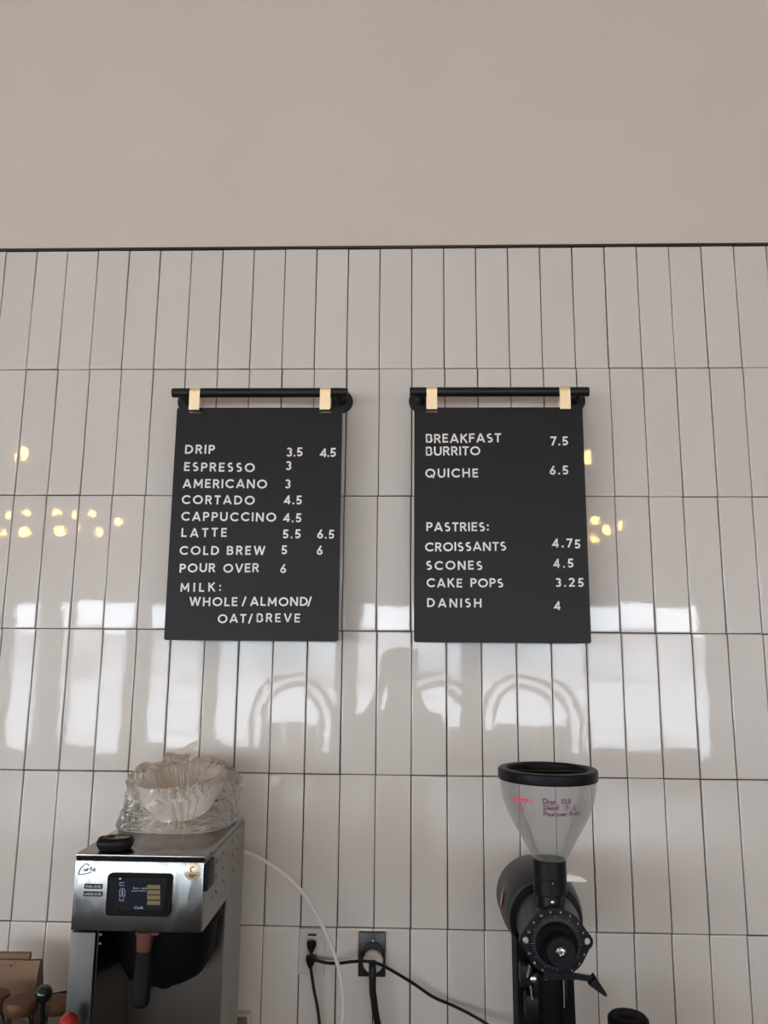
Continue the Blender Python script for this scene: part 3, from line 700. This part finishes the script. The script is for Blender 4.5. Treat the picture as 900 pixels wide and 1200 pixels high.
# front plate with ears
def circ_pts(cx, cz, r, a0, a1, n): return [(cx+r*math.cos(math.radians(a0+(a1-a0)*k/n)), cz+r*math.sin(math.radians(a0+(a1-a0)*k/n))) for k in range(n+1)]
pl_ = circ_pts(0, 0, .0535, 40, 140, 18) + circ_pts(-.0485, .002, .0135, 125, 240, 8) + circ_pts(0, 0, .0535, 215, 248, 6) + [(-.026, -.058), (.030, -.058)] + circ_pts(0, 0, .0535, 292, 325, 6) + circ_pts(.0485, .002, .0135, -60, 55, 8)
fpz = gz; plate = obj('front_plate', g_prism(pl_, (gx-.002, -.334, fpz), X, Z, -Y, .009), M['dark'], gr, smooth=40)
for sx in (-.0515, .0515):
    obj('screw', g_lathe([(.0052, 0), (.0052, .0022), (.0040, .0032)], (gx-.002+sx, -.3425, fpz+.003), (0, -1, 0), 16), M['screw'], plate)
dcx = gx-.002
obj('dial_ring', g_lathe([(.046, 0), (.046, .003), (.034, .004), (.034, .001)], (dcx, -.343, fpz-.001), (0, -1, 0), 64, cap=False), M['dark'], plate)
tk = []
for k in range(60):
    a = 2*PI*k/60; r0, r1 = (.0365, .0435) if k % 5 == 0 else (.0365, .0405)
    P3 = lambda a_, b_, d: Vector((dcx+a_, -.3466-d, fpz-.001+b_))
    tk.append(ribbon([(r0*math.sin(a), r0*math.cos(a)), (r1*math.sin(a), r1*math.cos(a))], .0006, .0003, P3))
obj('dial_ticks', tk, M['tick'], plate, smooth=0)
nm = []
for k in range(0, 16):
    a = math.radians(-150+k*20)
    nx, nz_ = .0490*math.sin(a), .0490*math.cos(a)
    s = str((16-k) % 16); hh = .0034; w_ = text_width(s, .2)*hh
    nm += text_geos(s, lambda a_, b_, d: Vector((dcx+nx-w_/2+a_, -.3433-d, fpz-.001+nz_-hh/2+b_)), hh, .2, .22, .0004)
obj('dial_numbers', nm, M['tickw'], plate, smooth=0)
obj('dial_core', g_lathe([(.034, 0), (.034, .012), (.031, .015)], (dcx, -.342, fpz-.001), (0, -1, 0), 48), M['blackm'], plate)
kc = atY(656, 1114, -.386)
kn = obj('knob', g_lathe([(.0225, 0), (.0238, .002), (.0238, .030), (.0222, .032)], (dcx, -.356, fpz-.001), (0, -1, 0), 48), M['dark'], gr)
obj('knob_bolt', g_lathe([(.0082, 0), (.0082, .002), (.0066, .0035), (.004, .0038), (.003, .0015)], (dcx-.001, -.388, fpz+.000), (0, -1, 0), 24), M['chrome'], kn)
# neck and hopper
nx_, ny = .3222, -.300; NZ = .0103
obj('chute_neck', [g_lathe([(.0212, gz+.035), (.0212, 1.2815), (.0205, 1.2845)], (nx_, ny, 0), Z, 40), g_bounds(nx_-.0265, nx_+.0265, ny-.002, ny+.022, gz+.02, 1.281, .003)], M['dark'], gr)
col = obj('hopper_collar', g_lathe([(r_*.975, z_+NZ) for r_, z_ in [(.0285, 1.2735), (.0300, 1.2755), (.0300, 1.3000), (.0296, 1.3005), (.0296, 1.3015), (.0300, 1.302), (.0300, 1.3290), (.0285, 1.331), (.026, 1.331), (.024, 1.322)]], (nx_, ny, 0), Z, 48), M['black'], gr)
for zz, rr, yy in ((1.3075, .0012, ny-.0292), (1.2748, .0030, ny-.0212)):
    obj('screw', g_lathe([(rr, 0), (rr, .001), (rr*.7, .0016)], (nx_, yy, zz), (0, -1, 0), 14), M['screw'], gr)
# slide gate lever
l0, l1 = atY(664, 1026, ny), atY(686.5, 1033, ny-.01)
lv = [(0, .006), (.012, .0065), (.026, .004), (.038, -.003), (.030, -.0045), (.014, -.0035), (0, -.004)]
obj('gate_lever', g_prism([(a, b) for a, b in lv], (nx_+.026, ny-.006, 1.3085), X, Z, Y, .016), M['chrome'], gr, 'shiny metal slide lever', smooth=20)
pz = lambda y: atY(643, y, ny).z
prof = [(.0285, pz(1009)), (.0300, pz(1005)), (.0385, pz(995.6)), (.0505, pz(981)), (.0630, pz(966.7)), (.0740, pz(952)), (.0815, pz(937.8)), (.0855, pz(926)), (.0870, pz(917)), (.0875, pz(905))]
prof = [(.0245, 1.336)] + [(r_*.974, z_) for r_, z_ in prof[1:]]
pp = smooth_path([(r, h, 0) for r, h in prof], 3); prof = [(p.x, p.y) for p in pp]
hop = obj('hopper', g_lathe(prof, (nx_+.001, ny, 0), Z, 72, cap=False), M['hopper'], gr, 'clear plastic bell-shaped bean hopper', smooth=60)
zr = pz(905)
lid = obj('hopper_lid', g_lathe([(r_*.974, z_) for r_, z_ in [(.0868, zr-.012), (.0905, zr-.011), (.0912, zr-.009), (.0912, zr+.005), (.0890, zr+.0075), (.0780, zr+.0078), (.0740, zr+.005), (.072, zr-.006), (.0, zr-.007)]], (nx_+.001, ny, 0), Z, 72, cap=False), M['dark'], gr, 'black rubber-rimmed hopper lid')
obj('lid_grip', [g_bounds(nx_-.068, nx_+.070, ny-.007, ny+.007, zr-.008, zr+.003, .002)], M['blackm'], lid, smooth=40)
# marker writing on the hopper: mapped round the bell
def prof_r(z):
    for (r0, z0), (r1, z1) in zip(prof, prof[1:]):
        if z0 <= z <= z1: return r0+(r1-r0)*(z-z0)/max(1e-6, z1-z0)
    return prof[-1][0]
def on_hopper(px, py):
    """point of the bell's near surface on the line through a measured spot"""
    d = ray(px, py).normalized(); t = 1.2
    for _ in range(60):
        p = CAM+d*t; r = math.hypot(p.x-nx_-.001, p.y-ny); t += (r-prof_r(p.z))*.6
    return CAM+d*t
def hand(s, px, py, h, width, slope=0):
    tr = (width/h-text_width(s, 0))/max(1, len(s)-1); out = []; x = 0
    for ch in s:
        if ch == ' ': x += .5+tr; continue
        for pl in G[ch][1]:
            pts = []
            for (a_, b_) in pl:
                ax = (x+a_)*h; pts.append(on_hopper(px+ax, py-b_*h+slope*ax))
            pts = [p+(p-Vector((nx_, ny, p.z))).normalized()*.0006 for p in pts]
            out.append(g_tube(pts, .0008, 5, 0))
        x += G[ch][0]+tr
    return out
obj('marker_note', hand('coldbrew', 598.5, 939.5, 9.0, 26, .06) + hand('13', 606.5, 950.5, 8, 7), M['pink'], hop, 'pink marker writing', smooth=60)
obj('marker_note', hand('Drip:', 636, 942, 6.6, 15.5, .02) + hand('12.5', 657.5, 942, 6, 11.5) + hand('Decaf:', 637, 949.3, 6.2, 19) + hand('.2-.5', 660, 949, 5.6, 15)
    + hand('Pour', 637, 956.6, 6.2, 13.5) + hand('over:', 652, 956.6, 6.0, 13) + hand('8-95', 667, 956, 5.6, 13), M['purple'], hop, 'purple marker writing', smooth=60)
# red sticker on the motor side
V, Fc = [], []
for i in range(7):
    for j in range(5):
        u = i/6; ang = math.radians(181-26*u); yy = -.148-.026*j/4*(1-abs(u-.45)*1.2)
        V.append(Vector((gx+.002+.0760*math.cos(ang), yy, gz+.0760*math.sin(ang))))
for i in range(6):
    for j in range(4): Fc.append([i*5+j, i*5+j+1, i*5+6+j, i*5+5+j])
obj('brand_sticker', (V, Fc), mat('red_white_sticker', (.55, .16, .13), .5, noise_scale=160, noise_amt=.6), gr, 'small red triangular sticker')
# stand / column, spout, bag clamp, lever
sA = [(-.050, CT), (.052, CT), (.047, gz-.02), (-.052, gz-.02)]
obj('stand', g_prism([(a, b) for a, b in sA], (gx-.008, -.20, 0), X, Z, -Y, .070), M['blackm'], gr, smooth=0)
obj('base', [g_bounds(gx-.10, gx+.10, -.40, -.05, CT, CT+.025, .006, 3)], M['dark'], gr, smooth=40)
obj('spout', g_lathe([(.024, gz-.055), (.024, gz-.085), (.021, gz-.095), (.021, gz-.135), (.018, gz-.140)], (gx-.008, -.315, 0), Z, 28), M['blackm'], gr)
obj('spout_tube', [g_bounds(gx-.022, gx-.006, -.325, -.300, CT+.06, gz-.128, .004)], M['motor'], gr, smooth=40)
obj('clamp_bracket', [g_bounds(gx-.040, gx+.018, -.322, -.285, gz-.098, gz-.056, .004), g_bounds(gx-.060, gx-.038, -.320, -.290, gz-.082, gz-.045, .005), g_bounds(gx-.052, gx-.026, -.318, -.285, gz-.135, gz-.092, .006)], M['black'], gr, smooth=40)
for px, py, rr in ((639.5, 1143.5, .0028), (661.2, 1143.5, .0028)):
    p = atY(px, py, -.335); obj('pin', g_cyl((p.x, -.335, p.z-.006), (p.x, -.335, p.z+.008), rr, seg=12, bev=.0006), M['screw'], gr)
p = atY(661, 1160, -.335); obj('rod', g_cyl((p.x, -.333, p.z-.028), (p.x, -.333, p.z+.018), .0011, seg=8), M['screw'], gr)
p = atY(626.5, 1151, -.335); obj('screw', g_lathe([(.0056, 0), (.0056, .003), (.003, .0045)], (p.x, -.322, p.z), (0, -1, 0), 16), M['screw'], gr)
p, q = atY(619, 1138, -.325), atY(622.5, 1163, -.325)
obj('clamp_edge', [g_box(((p.x), -.322, p.z), (.0018, .012, .020), rot=Matrix.Rotation(.25, 3, 'Y')), g_box((q.x, -.322, q.z), (.0018, .010, .022), rot=Matrix.Rotation(-.12, 3, 'Y'))], M['steel_side'], gr, smooth=0)
P_ = [atY(*c, -.345) for c in ((662, 1142), (694, 1147), (709, 1164))]
def bar(p, q, w0, w1, th):
    u = (q-p).normalized(); v = Y.cross(u).normalized()
    o = [p+v*w0, p-v*w0, q-v*w1, q+v*w1]; V = [a-Y*th/2 for a in o]+[a+Y*th/2 for a in o]
    return V, [[0, 1, 2, 3], [7, 6, 5, 4], [0, 4, 5, 1], [1, 5, 6, 2], [2, 6, 7, 3], [3, 7, 4, 0]]
obj('knock_lever', [bar(P_[0], P_[1], .0045, .0042, .006), bar(P_[1]-X*.002, P_[2], .0085, .0022, .022)], M['black'], gr, 'black knocker lever')

# ================================================================== POWER OUTLETS AND CORDS
a, b = atY(351, 1087.5, 0), atY(380.7, 1142.2, 0)
ou = thing('power_outlet', 'pale flush wall outlet with a black plug in each socket', 'outlet', ((a.x+b.x)/2, 0, b.z))
obj('cover_plate', [g_bounds(a.x, b.x, -.0028, .004, b.z, a.z, .0008, 1)], M['plate'], ou, smooth=30)
p, q = atY(361, 1094, -.003), atY(370.8, 1097, -.003)
obj('socket_slot', [g_bounds(p.x, q.x, -.0035, -.002, q.z, p.z)], M['darkplate'], ou, smooth=0)
for (xx, y0_, y1_) in ((365.5, 1101, 1122), (365, 1121, 1138)):
    p, q = atY(xx, y0_, -.005), atY(xx, y1_, -.005)
    obj('socket', [g_bounds(p.x-.011, p.x+.011, -.0042, -.002, q.z-.003, p.z+.004, .0008, 1)], M['plate'], ou, smooth=0)
a, b = atY(420.3, 1090.8, 0), atY(451.7, 1144, 0)
o2 = thing('range_outlet', 'dark metal wall plate holding a large round pale plug', 'outlet', ((a.x+b.x)/2, 0, b.z))
obj('cover_plate', [g_bounds(a.x, b.x, -.007, .004, b.z, a.z, .0025, 2)], M['darkplate'], o2, smooth=30)
p = atY(437, 1119, -.008); obj('receptacle', g_lathe([(.0235, 0), (.0235, .003), (.0215, .004)], (p.x, -.0065, p.z+.002), (0, -1, 0), 36), M['black'], o2)
p = atY(437, 1103, -.008); obj('screw', g_lathe([(.0018, 0), (.0018, .001)], (p.x, -.0065, p.z), (0, -1, 0), 12), M['letter'], o2)
pg = thing('round_plug', 'big round pale plug with thick black cable on the dark plate', 'plug', (atY(437, 1128, -.02).x, -.010, atY(437, 1128, -.02).z))
p = atY(437, 1127, -.02)
obj('plug_body', g_lathe([(.0215, 0), (.0215, .009), (.0195, .013), (.012, .0145)], (p.x, -.0106, p.z-.001), (0, -1, 0), 36), M['plug'], pg)
obj('cable', g_tube([(p.x-.001, -.026, p.z+.002), (p.x, -.036, p.z-.010), (p.x+.001, -.038, p.z-.05), atY(438, 1170, -.038), atY(441, 1192, -.036), atY(447, 1215, -.03), atY(455, 1240, -.03)], [.0072, .0075, .0070, .0070, .0070, .0070, .0070], 14), M['cord'], pg)
def small_plug(name, label, px, py, path, up=False):
    p = atY(px, py, -.012); t = thing(name, label, 'plug', (p.x, -.005, p.z), 'black plugs and cords at the pale outlet')
    obj('plug_body', [g_lathe([(.0080, 0), (.0100, .003), (.0096, .011), (.0050, .021), (.0040, .023)], (p.x, -.0155, p.z+.010), (0, -.10, -1), 20)], M['black'], t)
    obj('cord', g_tube([(p.x, -.0175, p.z-.011)] + path, .0031, 10), M['cord'], t)
small_plug('plug', 'upper black plug whose cord runs right along the wall to the grinder', 365.2, 1107.5,
           [atY(367, 1123, -.022), atY(378, 1127.5, -.024), atY(395, 1129, -.024), atY(412, 1127, -.046), atY(430, 1126.5, -.062), atY(445, 1130, -.056), atY(462, 1139, -.03), atY(485, 1153, -.02), atY(508, 1168.5, -.02), atY(530, 1178, -.02), atY(552, 1189, -.03), atY(575, 1203, -.05), atY(600, 1222, -.08)])
small_plug('plug', 'lower black plug whose cord drops straight down the wall', 364.2, 1125,
           [atY(365, 1140, -.022), atY(368, 1160, -.022), atY(372, 1180, -.024), atY(374.5, 1200, -.026), atY(376, 1222, -.03)])
hs = obj('water_hose', g_tube([(-.285, -.075, atY(283, 998, -.075).z), atY(291, 1000, -.085), atY(310, 1009, -.10), atY(335, 1026, -.10), atY(356, 1048, -.10), atY(375, 1080, -.09), atY(389, 1110, -.08), atY(398, 1140, -.07), atY(401.5, 1165, -.06), atY(402, 1185, -.06), atY(400, 1210, -.06), atY(396, 1235, -.06)], .0040, 12), M['hose'])
tag(hs, 'thin white water hose arching from behind the brewer down the wall', 'hose')
a, b = atY(277, 1183.5, 0), atY(293.2, 1225, 0)
jb = thing('junction_box', 'small pale box on the wall beside the brewer foot', 'box', ((a.x+b.x)/2, 0, b.z))
obj('box_body', [g_bounds(a.x-.012, b.x, -.02, .004, b.z, a.z, .0015)], M['plate'], jb, smooth=30)
obj('box_cover', [g_bounds(a.x-.008, b.x-.004, -.022, -.0195, b.z+.004, a.z-.004, .0006, 1)], M['steel_side'], jb, smooth=30)

# unseen bar added below the frame to darken the lower tiled wall
sb = thing('added_shade_bar', 'unseen long bar added in front of the back counter to darken the lower wall', 'counter', (0, -1.25, FLOOR_Z))
obj('bar_body', [g_bounds(-2.6, 2.6, -1.48, -1.08, FLOOR_Z, .92)], M['frame'], sb, smooth=0)
obj('bar_top', [g_bounds(-2.65, 2.65, -1.55, -1.02, .92, .96, .004)], M['bartop'], sb, smooth=30)
# ================================================================== LEFT-HAND JARS, BAG, BALLS
tag(obj('countertop', [g_bounds(-2.2, 2.2, -.62, -.001, CT-.04, CT, .003)], M['counter'], smooth=30), 'dark countertop along the tiled wall under the brewer and grinder', 'countertop')
tag(obj('counter_cabinet', [g_bounds(-2.18, 2.18, -.58, -.001, FLOOR_Z, CT-.04)], M['sidewall'], smooth=0), 'pale base cabinet carrying the dark countertop', 'cabinet')
def jar(label, px, pw, py, y, h_lid, oval=1.0):
    c = atY(px, py, y); r = (atY(px+pw/2, py, y).x-c.x); zt = c.z
    t = thing('glass_jar', label, 'jar', (c.x, y, CT), 'glass jars with round wooden lids on the counter')
    obj('jar_body', g_lathe([(r*.80, CT), (r*.88, CT+.004), (r*.90, CT+.02), (r*.90, zt-.035), (r*.80, zt-.022), (r*.80, zt-.012)], (c.x, y, 0), Z, 40, cap=False), M['jarglass'], t)
    obj('contents', g_lathe([(r*.76, CT+.004), (r*.84, CT+.02), (r*.84, zt-.062), (r*.5, zt-.055), (.001, zt-.053)], (c.x, y, 0), Z, 32), M['beans'], t, stuff=True)
    obj('lid', g_lathe([(r*.90, zt-.012), (r, zt-.006), (r, zt+h_lid*.5), (r*.93, zt+h_lid*.9), (r*.6, zt+h_lid), (.001, zt+h_lid)], (c.x, y, 0), Z, 40), M['wood'], t, 'round wooden lid', smooth=50)
    return c, r
jar('glass jar with wooden lid in front of the kraft bag', 24.5, 38, 1178, -.22, .012)
jar('glass jar with wooden lid cut off by the left photo edge', -8, 36, 1172, -.20, .012)
jar('glass jar with wooden lid tucked against the brewer side', 67, 38, 1176, -.150, .008)
bt = [atY(-14, 1126, -.11), atY(44, 1124.5, -.11)]
def paper_bag():
    V, Fc = [], []; x0, x1 = bt[0].x, atY(45.5, 1165, -.11).x; zt = bt[1].z; nu, nv = 16, 12; ring = []
    for j in range(nv+1):
        v = j/nv; z = CT + (zt-CT)*v; d = .034*(1-v)**.6+.004
        row = []
        for i in range(nu+1): u = i/nu; row.append((x0+(x1-x0)*u, -.11-d))
        for i in range(nu+1): u = 1-i/nu; row.append((x0+(x1-x0)*u, -.11+d))
        for (xx, yy) in row:
            n_ = noise.noise(Vector((xx*22, yy*22, z*22)))
            V.append(Vector((xx+n_*.002, yy+n_*.004, z+(.003*noise.noise(Vector((xx*30, 0, 0))) if j == nv else 0))))
    m_ = 2*(nu+1)
    for j in range(nv):
        for i in range(m_): i2 = (i+1) % m_; Fc.append([j*m_+i, j*m_+i2, (j+1)*m_+i2, (j+1)*m_+i])
    Fc.append(list(range(m_)))
    return V, Fc
pb = obj('paper_bag', paper_bag(), M['kraft'], smooth=40); tag(pb, 'brown kraft paper bag standing behind the jars at lower left', 'paper bag')
foldz = bt[1].z
obj('folded_top', [g_box((bt[1].x-.055, -.103, foldz+.004), (.075, .010, .013), .002)], M['kraft'], pb, smooth=40)
p = atY(7.5, 1135.5, -.14); obj('clasp', g_cyl((p.x, -.1235, p.z), (p.x, -.120, p.z), .0016, seg=10), M['chrome'], pb)
# dark glass ball: stopper of a bottle
c = atY(51.5, 1164.5, -.203)
bo = thing('bottle', 'dark bottle with a shiny black ball stopper beside the kraft bag', 'bottle', (c.x, -.203, CT))
obj('stopper', g_sphere(c, .0158, 28, 16), M['darkglass'], bo)
obj('bottle_body', g_lathe([(.016, CT), (.018, CT+.006), (.018, CT+.08), (.010, CT+.12), (.0045, CT+.15), (.0045, c.z-.012)], (c.x, -.203, 0), Z, 32), M['darkglass'], bo)
c = atY(80.5, 1197, -.33)
rb = thing('red_topped_bottle', 'squeeze bottle with a glossy red ball cap at the brewer corner', 'bottle', (c.x, -.36, CT))
c.y = -.45; c = atY(80.5, 1200, -.45)
rb.location = (c.x, c.y, CT); WL[rb.name] = Vector((c.x, c.y, CT))
obj('cap', g_sphere(c, .0150, 28, 16, (1, 1, 1.1)), M['red'], rb)
obj('bottle_body', g_lathe([(.028, CT), (.030, CT+.006), (.030, CT+.12), (.013, CT+.165), (.0115, c.z-.012)], (c.x, c.y, 0), Z, 32), M['whitep'], rb)
# small black utensil tips between ball and brewer
c = atY(72, 1163, -.10)
ut = thing('utensil', 'thin dark metal utensil lying behind the bottle by the brewer', 'utensil', (c.x, -.10, CT))
obj('shaft', g_cyl((c.x+.006, -.10, CT), (c.x+.006, -.10, c.z-.002), .003, seg=10), M['blackm'], ut)
obj('head', [g_cyl(atY(62, 1165, -.10), atY(82, 1161.5, -.10), .0022, seg=10), g_sphere(atY(75, 1165, -.10), .006, 14, 8, (1.5, 1, .8))], M['blackm'], ut)

# ================================================================== BLACK LIDDED JAR AT THE RIGHT
c = atY(736, 1192, -.19)
bj = thing('canister', 'black canister with a round ridged lid at the lower right', 'canister', (c.x, -.19, CT))
obj('body', g_lathe([(.034, CT), (.036, CT+.004), (.036, c.z-.02), (.034, c.z-.012)], (c.x, -.19, 0), Z, 36), M['dark'], bj)
V, Fc = [], []
rp = [(.030, c.z-.016), (.0355, c.z-.013), (.0355, c.z-.001), (.032, c.z+.003), (.020, c.z+.004), (.018, c.z+.0015), (.0165, c.z+.004), (.013, c.z+.0062), (.001, c.z+.0062)]
obj('lid', g_lathe(rp, (c.x, -.19, 0), Z, 40), M['blackm'], bj)
obj('lid_ridge', [g_box((c.x+.0355*math.cos(a_), -.19+.0355*math.sin(a_), c.z-.007), (.0025, .0025, .011), rot=Matrix.Rotation(a_, 3, 'Z')) for a_ in [2*PI*k/24 for k in range(24)]], M['blackm'], bj, smooth=0)

# ================================================================== LAMPS BEHIND THE CAMERA (their glow shows in the glaze)
def pendant(x, y, z, label):
    t = thing('pendant_lamp', label, 'lamp', (x, y, z), 'bare filament pendants over the seating')
    obj('bulb', g_lathe([(.004, -.055), (.028, -.045), (.040, -.015), (.038, .010), (.022, .045), (.015, .075)], (x, y, z), Z, 20), M['bulb'], t)
    obj('lamp_holder', g_cyl((x, y, z+.075), (x, y, z+.13), .02, seg=16), M['black'], t)
    obj('cord', g_cyl((x, y, z+.13), (x, y, CEIL_Z), .004, seg=8), M['cord'], t)
def refl(px, py, dist):   # where a mirrored sight line ends up behind the camera
    d = ray(px, py); s = (dist-1.7824)/d.y*1.0
    h = CAM + d*(1.7824/d.y); e = h + Vector((d.x, -d.y, d.z))*((dist-1.7824)/d.y); return e
for (px, py, lb) in ((27, 540, 'single filament pendant hanging at the left of the seating area'), (697, 540, 'single filament pendant hanging at the right of the seating area')):
    e = refl(px, py-3, 7.3); pendant(e.x, e.y, e.z, lb)
def chandelier(px, py, offs, label):
    e = refl(px, py, 9.3); t = thing('chandelier', label, 'lamp', (e.x, e.y, e.z), 'small clusters of filament bulbs near the shop front')
    obj('stem', g_cyl((e.x, e.y, e.z+.28), (e.x, e.y, CEIL_Z), .01, seg=10), M['black'], t)
    for k, (dx, dz) in enumerate(offs):
        q = refl(px+dx, py+dz, 9.3+.15*((k % 2)-.5))
        obj('bulb', g_sphere(q, .042, 16, 10), M['bulb'], t)
        obj('arm', g_cyl(q+Z*.04, (e.x, e.y, e.z+.30), .006, seg=8), M['black'], t)
chandelier(705, 620, [(-5, -9), (8, 1), (-6, 12), (24, 1)], 'four-bulb cluster reflected right of the food menu')
chandelier(20, 615, [(-18, -12), (10, -15), (7, 8), (-24, 8)], 'bulb cluster reflected nearest the left edge')
chandelier(98, 615, [(-20, -14), (4, -10), (12, 13), (-16, 8), (40, -2)], 'bulb cluster reflected between the left edge and drinks menu')
# soft ceiling lamps: round opal discs flush in the ceiling
for k, (x, y) in enumerate([(-3.0, -2.7), (0, -2.7), (3.0, -2.7)]):
    t = thing('ceiling_lamp', ['left', 'middle', 'right'][k] + ' one of the three round opal ceiling lamps above the customer side', 'lamp', (x, y, CEIL_Z), 'round opal ceiling lamps')
    obj('diffuser', g_lathe([(.20, 0), (.20, .04), (.18, .05)], (x, y, CEIL_Z), (0, 0, -1), 32), M['lampglow'], t)
    obj('rim', g_lathe([(.20, 0), (.22, 0), (.22, .03), (.205, .035)], (x, y, CEIL_Z), (0, 0, -1), 32, cap=False), M['black'], t)

# ================================================================== ARCHED BENCHES BY THE SHOP FRONT (their hoops show in the glaze)
def hoop(c, r, zb_, ztop, rr):
    pts = [(c.x-r, c.y, zb_)] + [(c.x+r*math.cos(a_), c.y, ztop-r+r*math.sin(a_)) for a_ in [PI-PI*k/12 for k in range(13)]] + [(c.x+r, c.y, zb_)]
    return g_tube(pts, rr, 8, 2)
for k, (px, nm_) in enumerate([(343, 'left'), (510, 'middle'), (618, 'right')]):
    e = refl(px, 800, 10.6); e.z = FLOOR_Z
    t = thing('arched_bench', nm_ + ' one of three arch-backed benches in front of the shop windows', 'bench', e, 'arch-backed benches by the windows')
    for r_ in (.56, .42): obj('hoop', hoop(e, r_, FLOOR_Z, FLOOR_Z+.92+r_, .035), M['rattan'], t)
    obj('seat', [g_bounds(e.x-.56, e.x+.56, e.y, e.y+.5, FLOOR_Z+.36, FLOOR_Z+.46, .02)], M['rattan'], t, smooth=40)
    for sx in (-.26, .0, .26): obj('cushion', [g_box((e.x+sx, e.y+.10, FLOOR_Z+.66), (.24, .10, .40), .04, 3)], M['sidewall'], t, smooth=50)
    for sx in (-.5, .5): obj('leg', g_cyl((e.x+sx, e.y+.45, FLOOR_Z), (e.x+sx, e.y+.45, FLOOR_Z+.36), .025, seg=10), M['rattan'], t)

# ================================================================== THE PHOTOGRAPHER (a soft silhouette in the glaze between the boards)
M['skin'] = mat('skin', (.42, .24, .17), .55); M['jacket'] = mat('grey_jacket', (.05, .05, .055), .85)
M['jeans'] = mat('dark_jeans', (.03, .035, .05), .85); M['hair'] = mat('dark_hair', (.03, .02, .015), .6); M['shoe'] = mat('black_shoe', (.02, .02, .02), .5)
PX, PY = .010, -2.20
def skin_obj(name, verts, edges, m, parent, root=0, sub=2, label=None):
    base = WL[parent.name]; me = bpy.data.meshes.new(name)
    me.from_pydata([Vector((x+PX, y+PY, z))-base for (x, y, z, r) in verts], edges, []); me.materials.append(m)
    o = link(bpy.data.objects.new(name, me)); o.parent = parent; WL[o.name] = base.copy()
    sk = o.modifiers.new('skin', 'SKIN'); sk.use_smooth_shade = True
    for i, v in enumerate(verts):
        d = me.skin_vertices[0].data[i]; r = v[3]; d.radius = r if isinstance(r, tuple) else (r, r); d.use_root = (i == root)
    ss = o.modifiers.new('subdivision', 'SUBSURF'); ss.levels = 1; ss.render_levels = sub
    if label: o['label'] = label
    return o
who = thing('person', 'person standing behind the camera holding a phone up in both hands', 'person', (PX, PY, FLOOR_Z))
f0 = FLOOR_Z
V_ = [(0, 0, .88, (.15, .11)), (0, 0, 1.05, (.135, .10)), (0, .01, 1.22, (.155, .11)), (0, 0, 1.34, (.13, .085)), (0, 0, 1.42, .058), (0, .01, 1.48, .052), (0, .02, 1.55, .078), (0, .02, 1.625, .082)]
E_ = [(i, i+1) for i in range(7)]
def chain(start, pts):
    p = start
    for q in pts: V_.append(q); E_.append((p, len(V_)-1)); p = len(V_)-1
    return p
for sx in (-1, 1):
    w_ = chain(3, [(sx*.165, 0, 1.345, .055), (sx*.225, .06, 1.14, .044), (sx*.15, .20, 1.33, .034), (sx*.085, .30, 1.50, .026)])
    palm = chain(w_, [(sx*.070, .325, 1.555, (.030, .016))])
    for k, (ln, dz) in enumerate([(.040, .030), (.045, .012), (.042, -.006), (.033, -.022)]):
        chain(palm, [(sx*.060, .338, 1.575+dz*.8, .009), (sx*(.060-ln*.5), .352, 1.577+dz, .0085), (sx*(.060-ln), .348, 1.576+dz, .0075)])
    chain(palm, [(sx*.066, .310, 1.572, .011), (sx*.048, .303, 1.590, .009)])
    chain(0, [(sx*.095, 0, .82, .088), (sx*.105, .01, .42, .058), (sx*.115, -.01, .04, .040), (sx*.125, .10, -.045, (.035, .028))])
skin_obj('body', V_, E_, M['skin'], who)
J = [(0, 0, .84, (.17, .13)), (0, 0, 1.05, (.155, .12)), (0, .01, 1.22, (.175, .125)), (0, 0, 1.345, (.145, .10)), (0, 0, 1.41, .068)]
JE = [(0, 1), (1, 2), (2, 3), (3, 4)]
for sx in (-1, 1):
    n0 = len(J); J += [(sx*.17, 0, 1.345, .068), (sx*.23, .06, 1.135, .058), (sx*.155, .195, 1.325, .047), (sx*.098, .275, 1.455, .038)]
    JE += [(3, n0), (n0, n0+1), (n0+1, n0+2), (n0+2, n0+3)]
skin_obj('jacket', J, JE, M['jacket'], who, label='dark grey jacket')
Q = [(0, 0, .90, (.16, .12))]; QE = []
for sx in (-1, 1):
    n0 = len(Q); Q += [(sx*.098, 0, .80, .100), (sx*.107, .01, .42, .072), (sx*.117, -.01, .03, .056)]; QE += [(0, n0), (n0, n0+1), (n0+1, n0+2)]
skin_obj('trousers', Q, QE, M['jeans'], who, label='dark trousers')
for sx in (-1, 1):
    obj('shoe', [g_box((PX+sx*.122, PY+.06, f0+.045), (.095, .27, .09), .03, 4)], M['shoe'], who, smooth=60)
    obj('eye', g_sphere((PX+sx*.030, PY+.098, 1.618), .011, 14, 8), M['letter'], who)
    obj('ear', g_sphere((PX+sx*.083, PY+.015, 1.60), .028, 14, 8, (.35, .6, 1)), M['skin'], who)
obj('nose', g_sphere((PX, PY+.108, 1.590), .018, 14, 8, (.7, 1, 1.2)), M['skin'], who)
obj('mouth', g_sphere((PX, PY+.092, 1.553), .022, 14, 8, (1, .35, .3)), M['redbtn'], who)
V, Fc = g_sphere((PX, PY+.005, 1.635), 1, 28, 16, (.096, .105, .085)); V = [Vector((v.x, v.y-.02 if v.z < 1.62 else v.y, v.z)) for v in V]
obj('hair', (V, Fc), M['hair'], who, smooth=60)
phn = thing('phone', 'dark phone held upright by the person behind the camera', 'phone', (.071, -1.822, 1.60))
obj('case', [g_box((.071, -1.826, 1.632), (.076, .009, .158), .004, 2)], M['black'], phn, smooth=40)
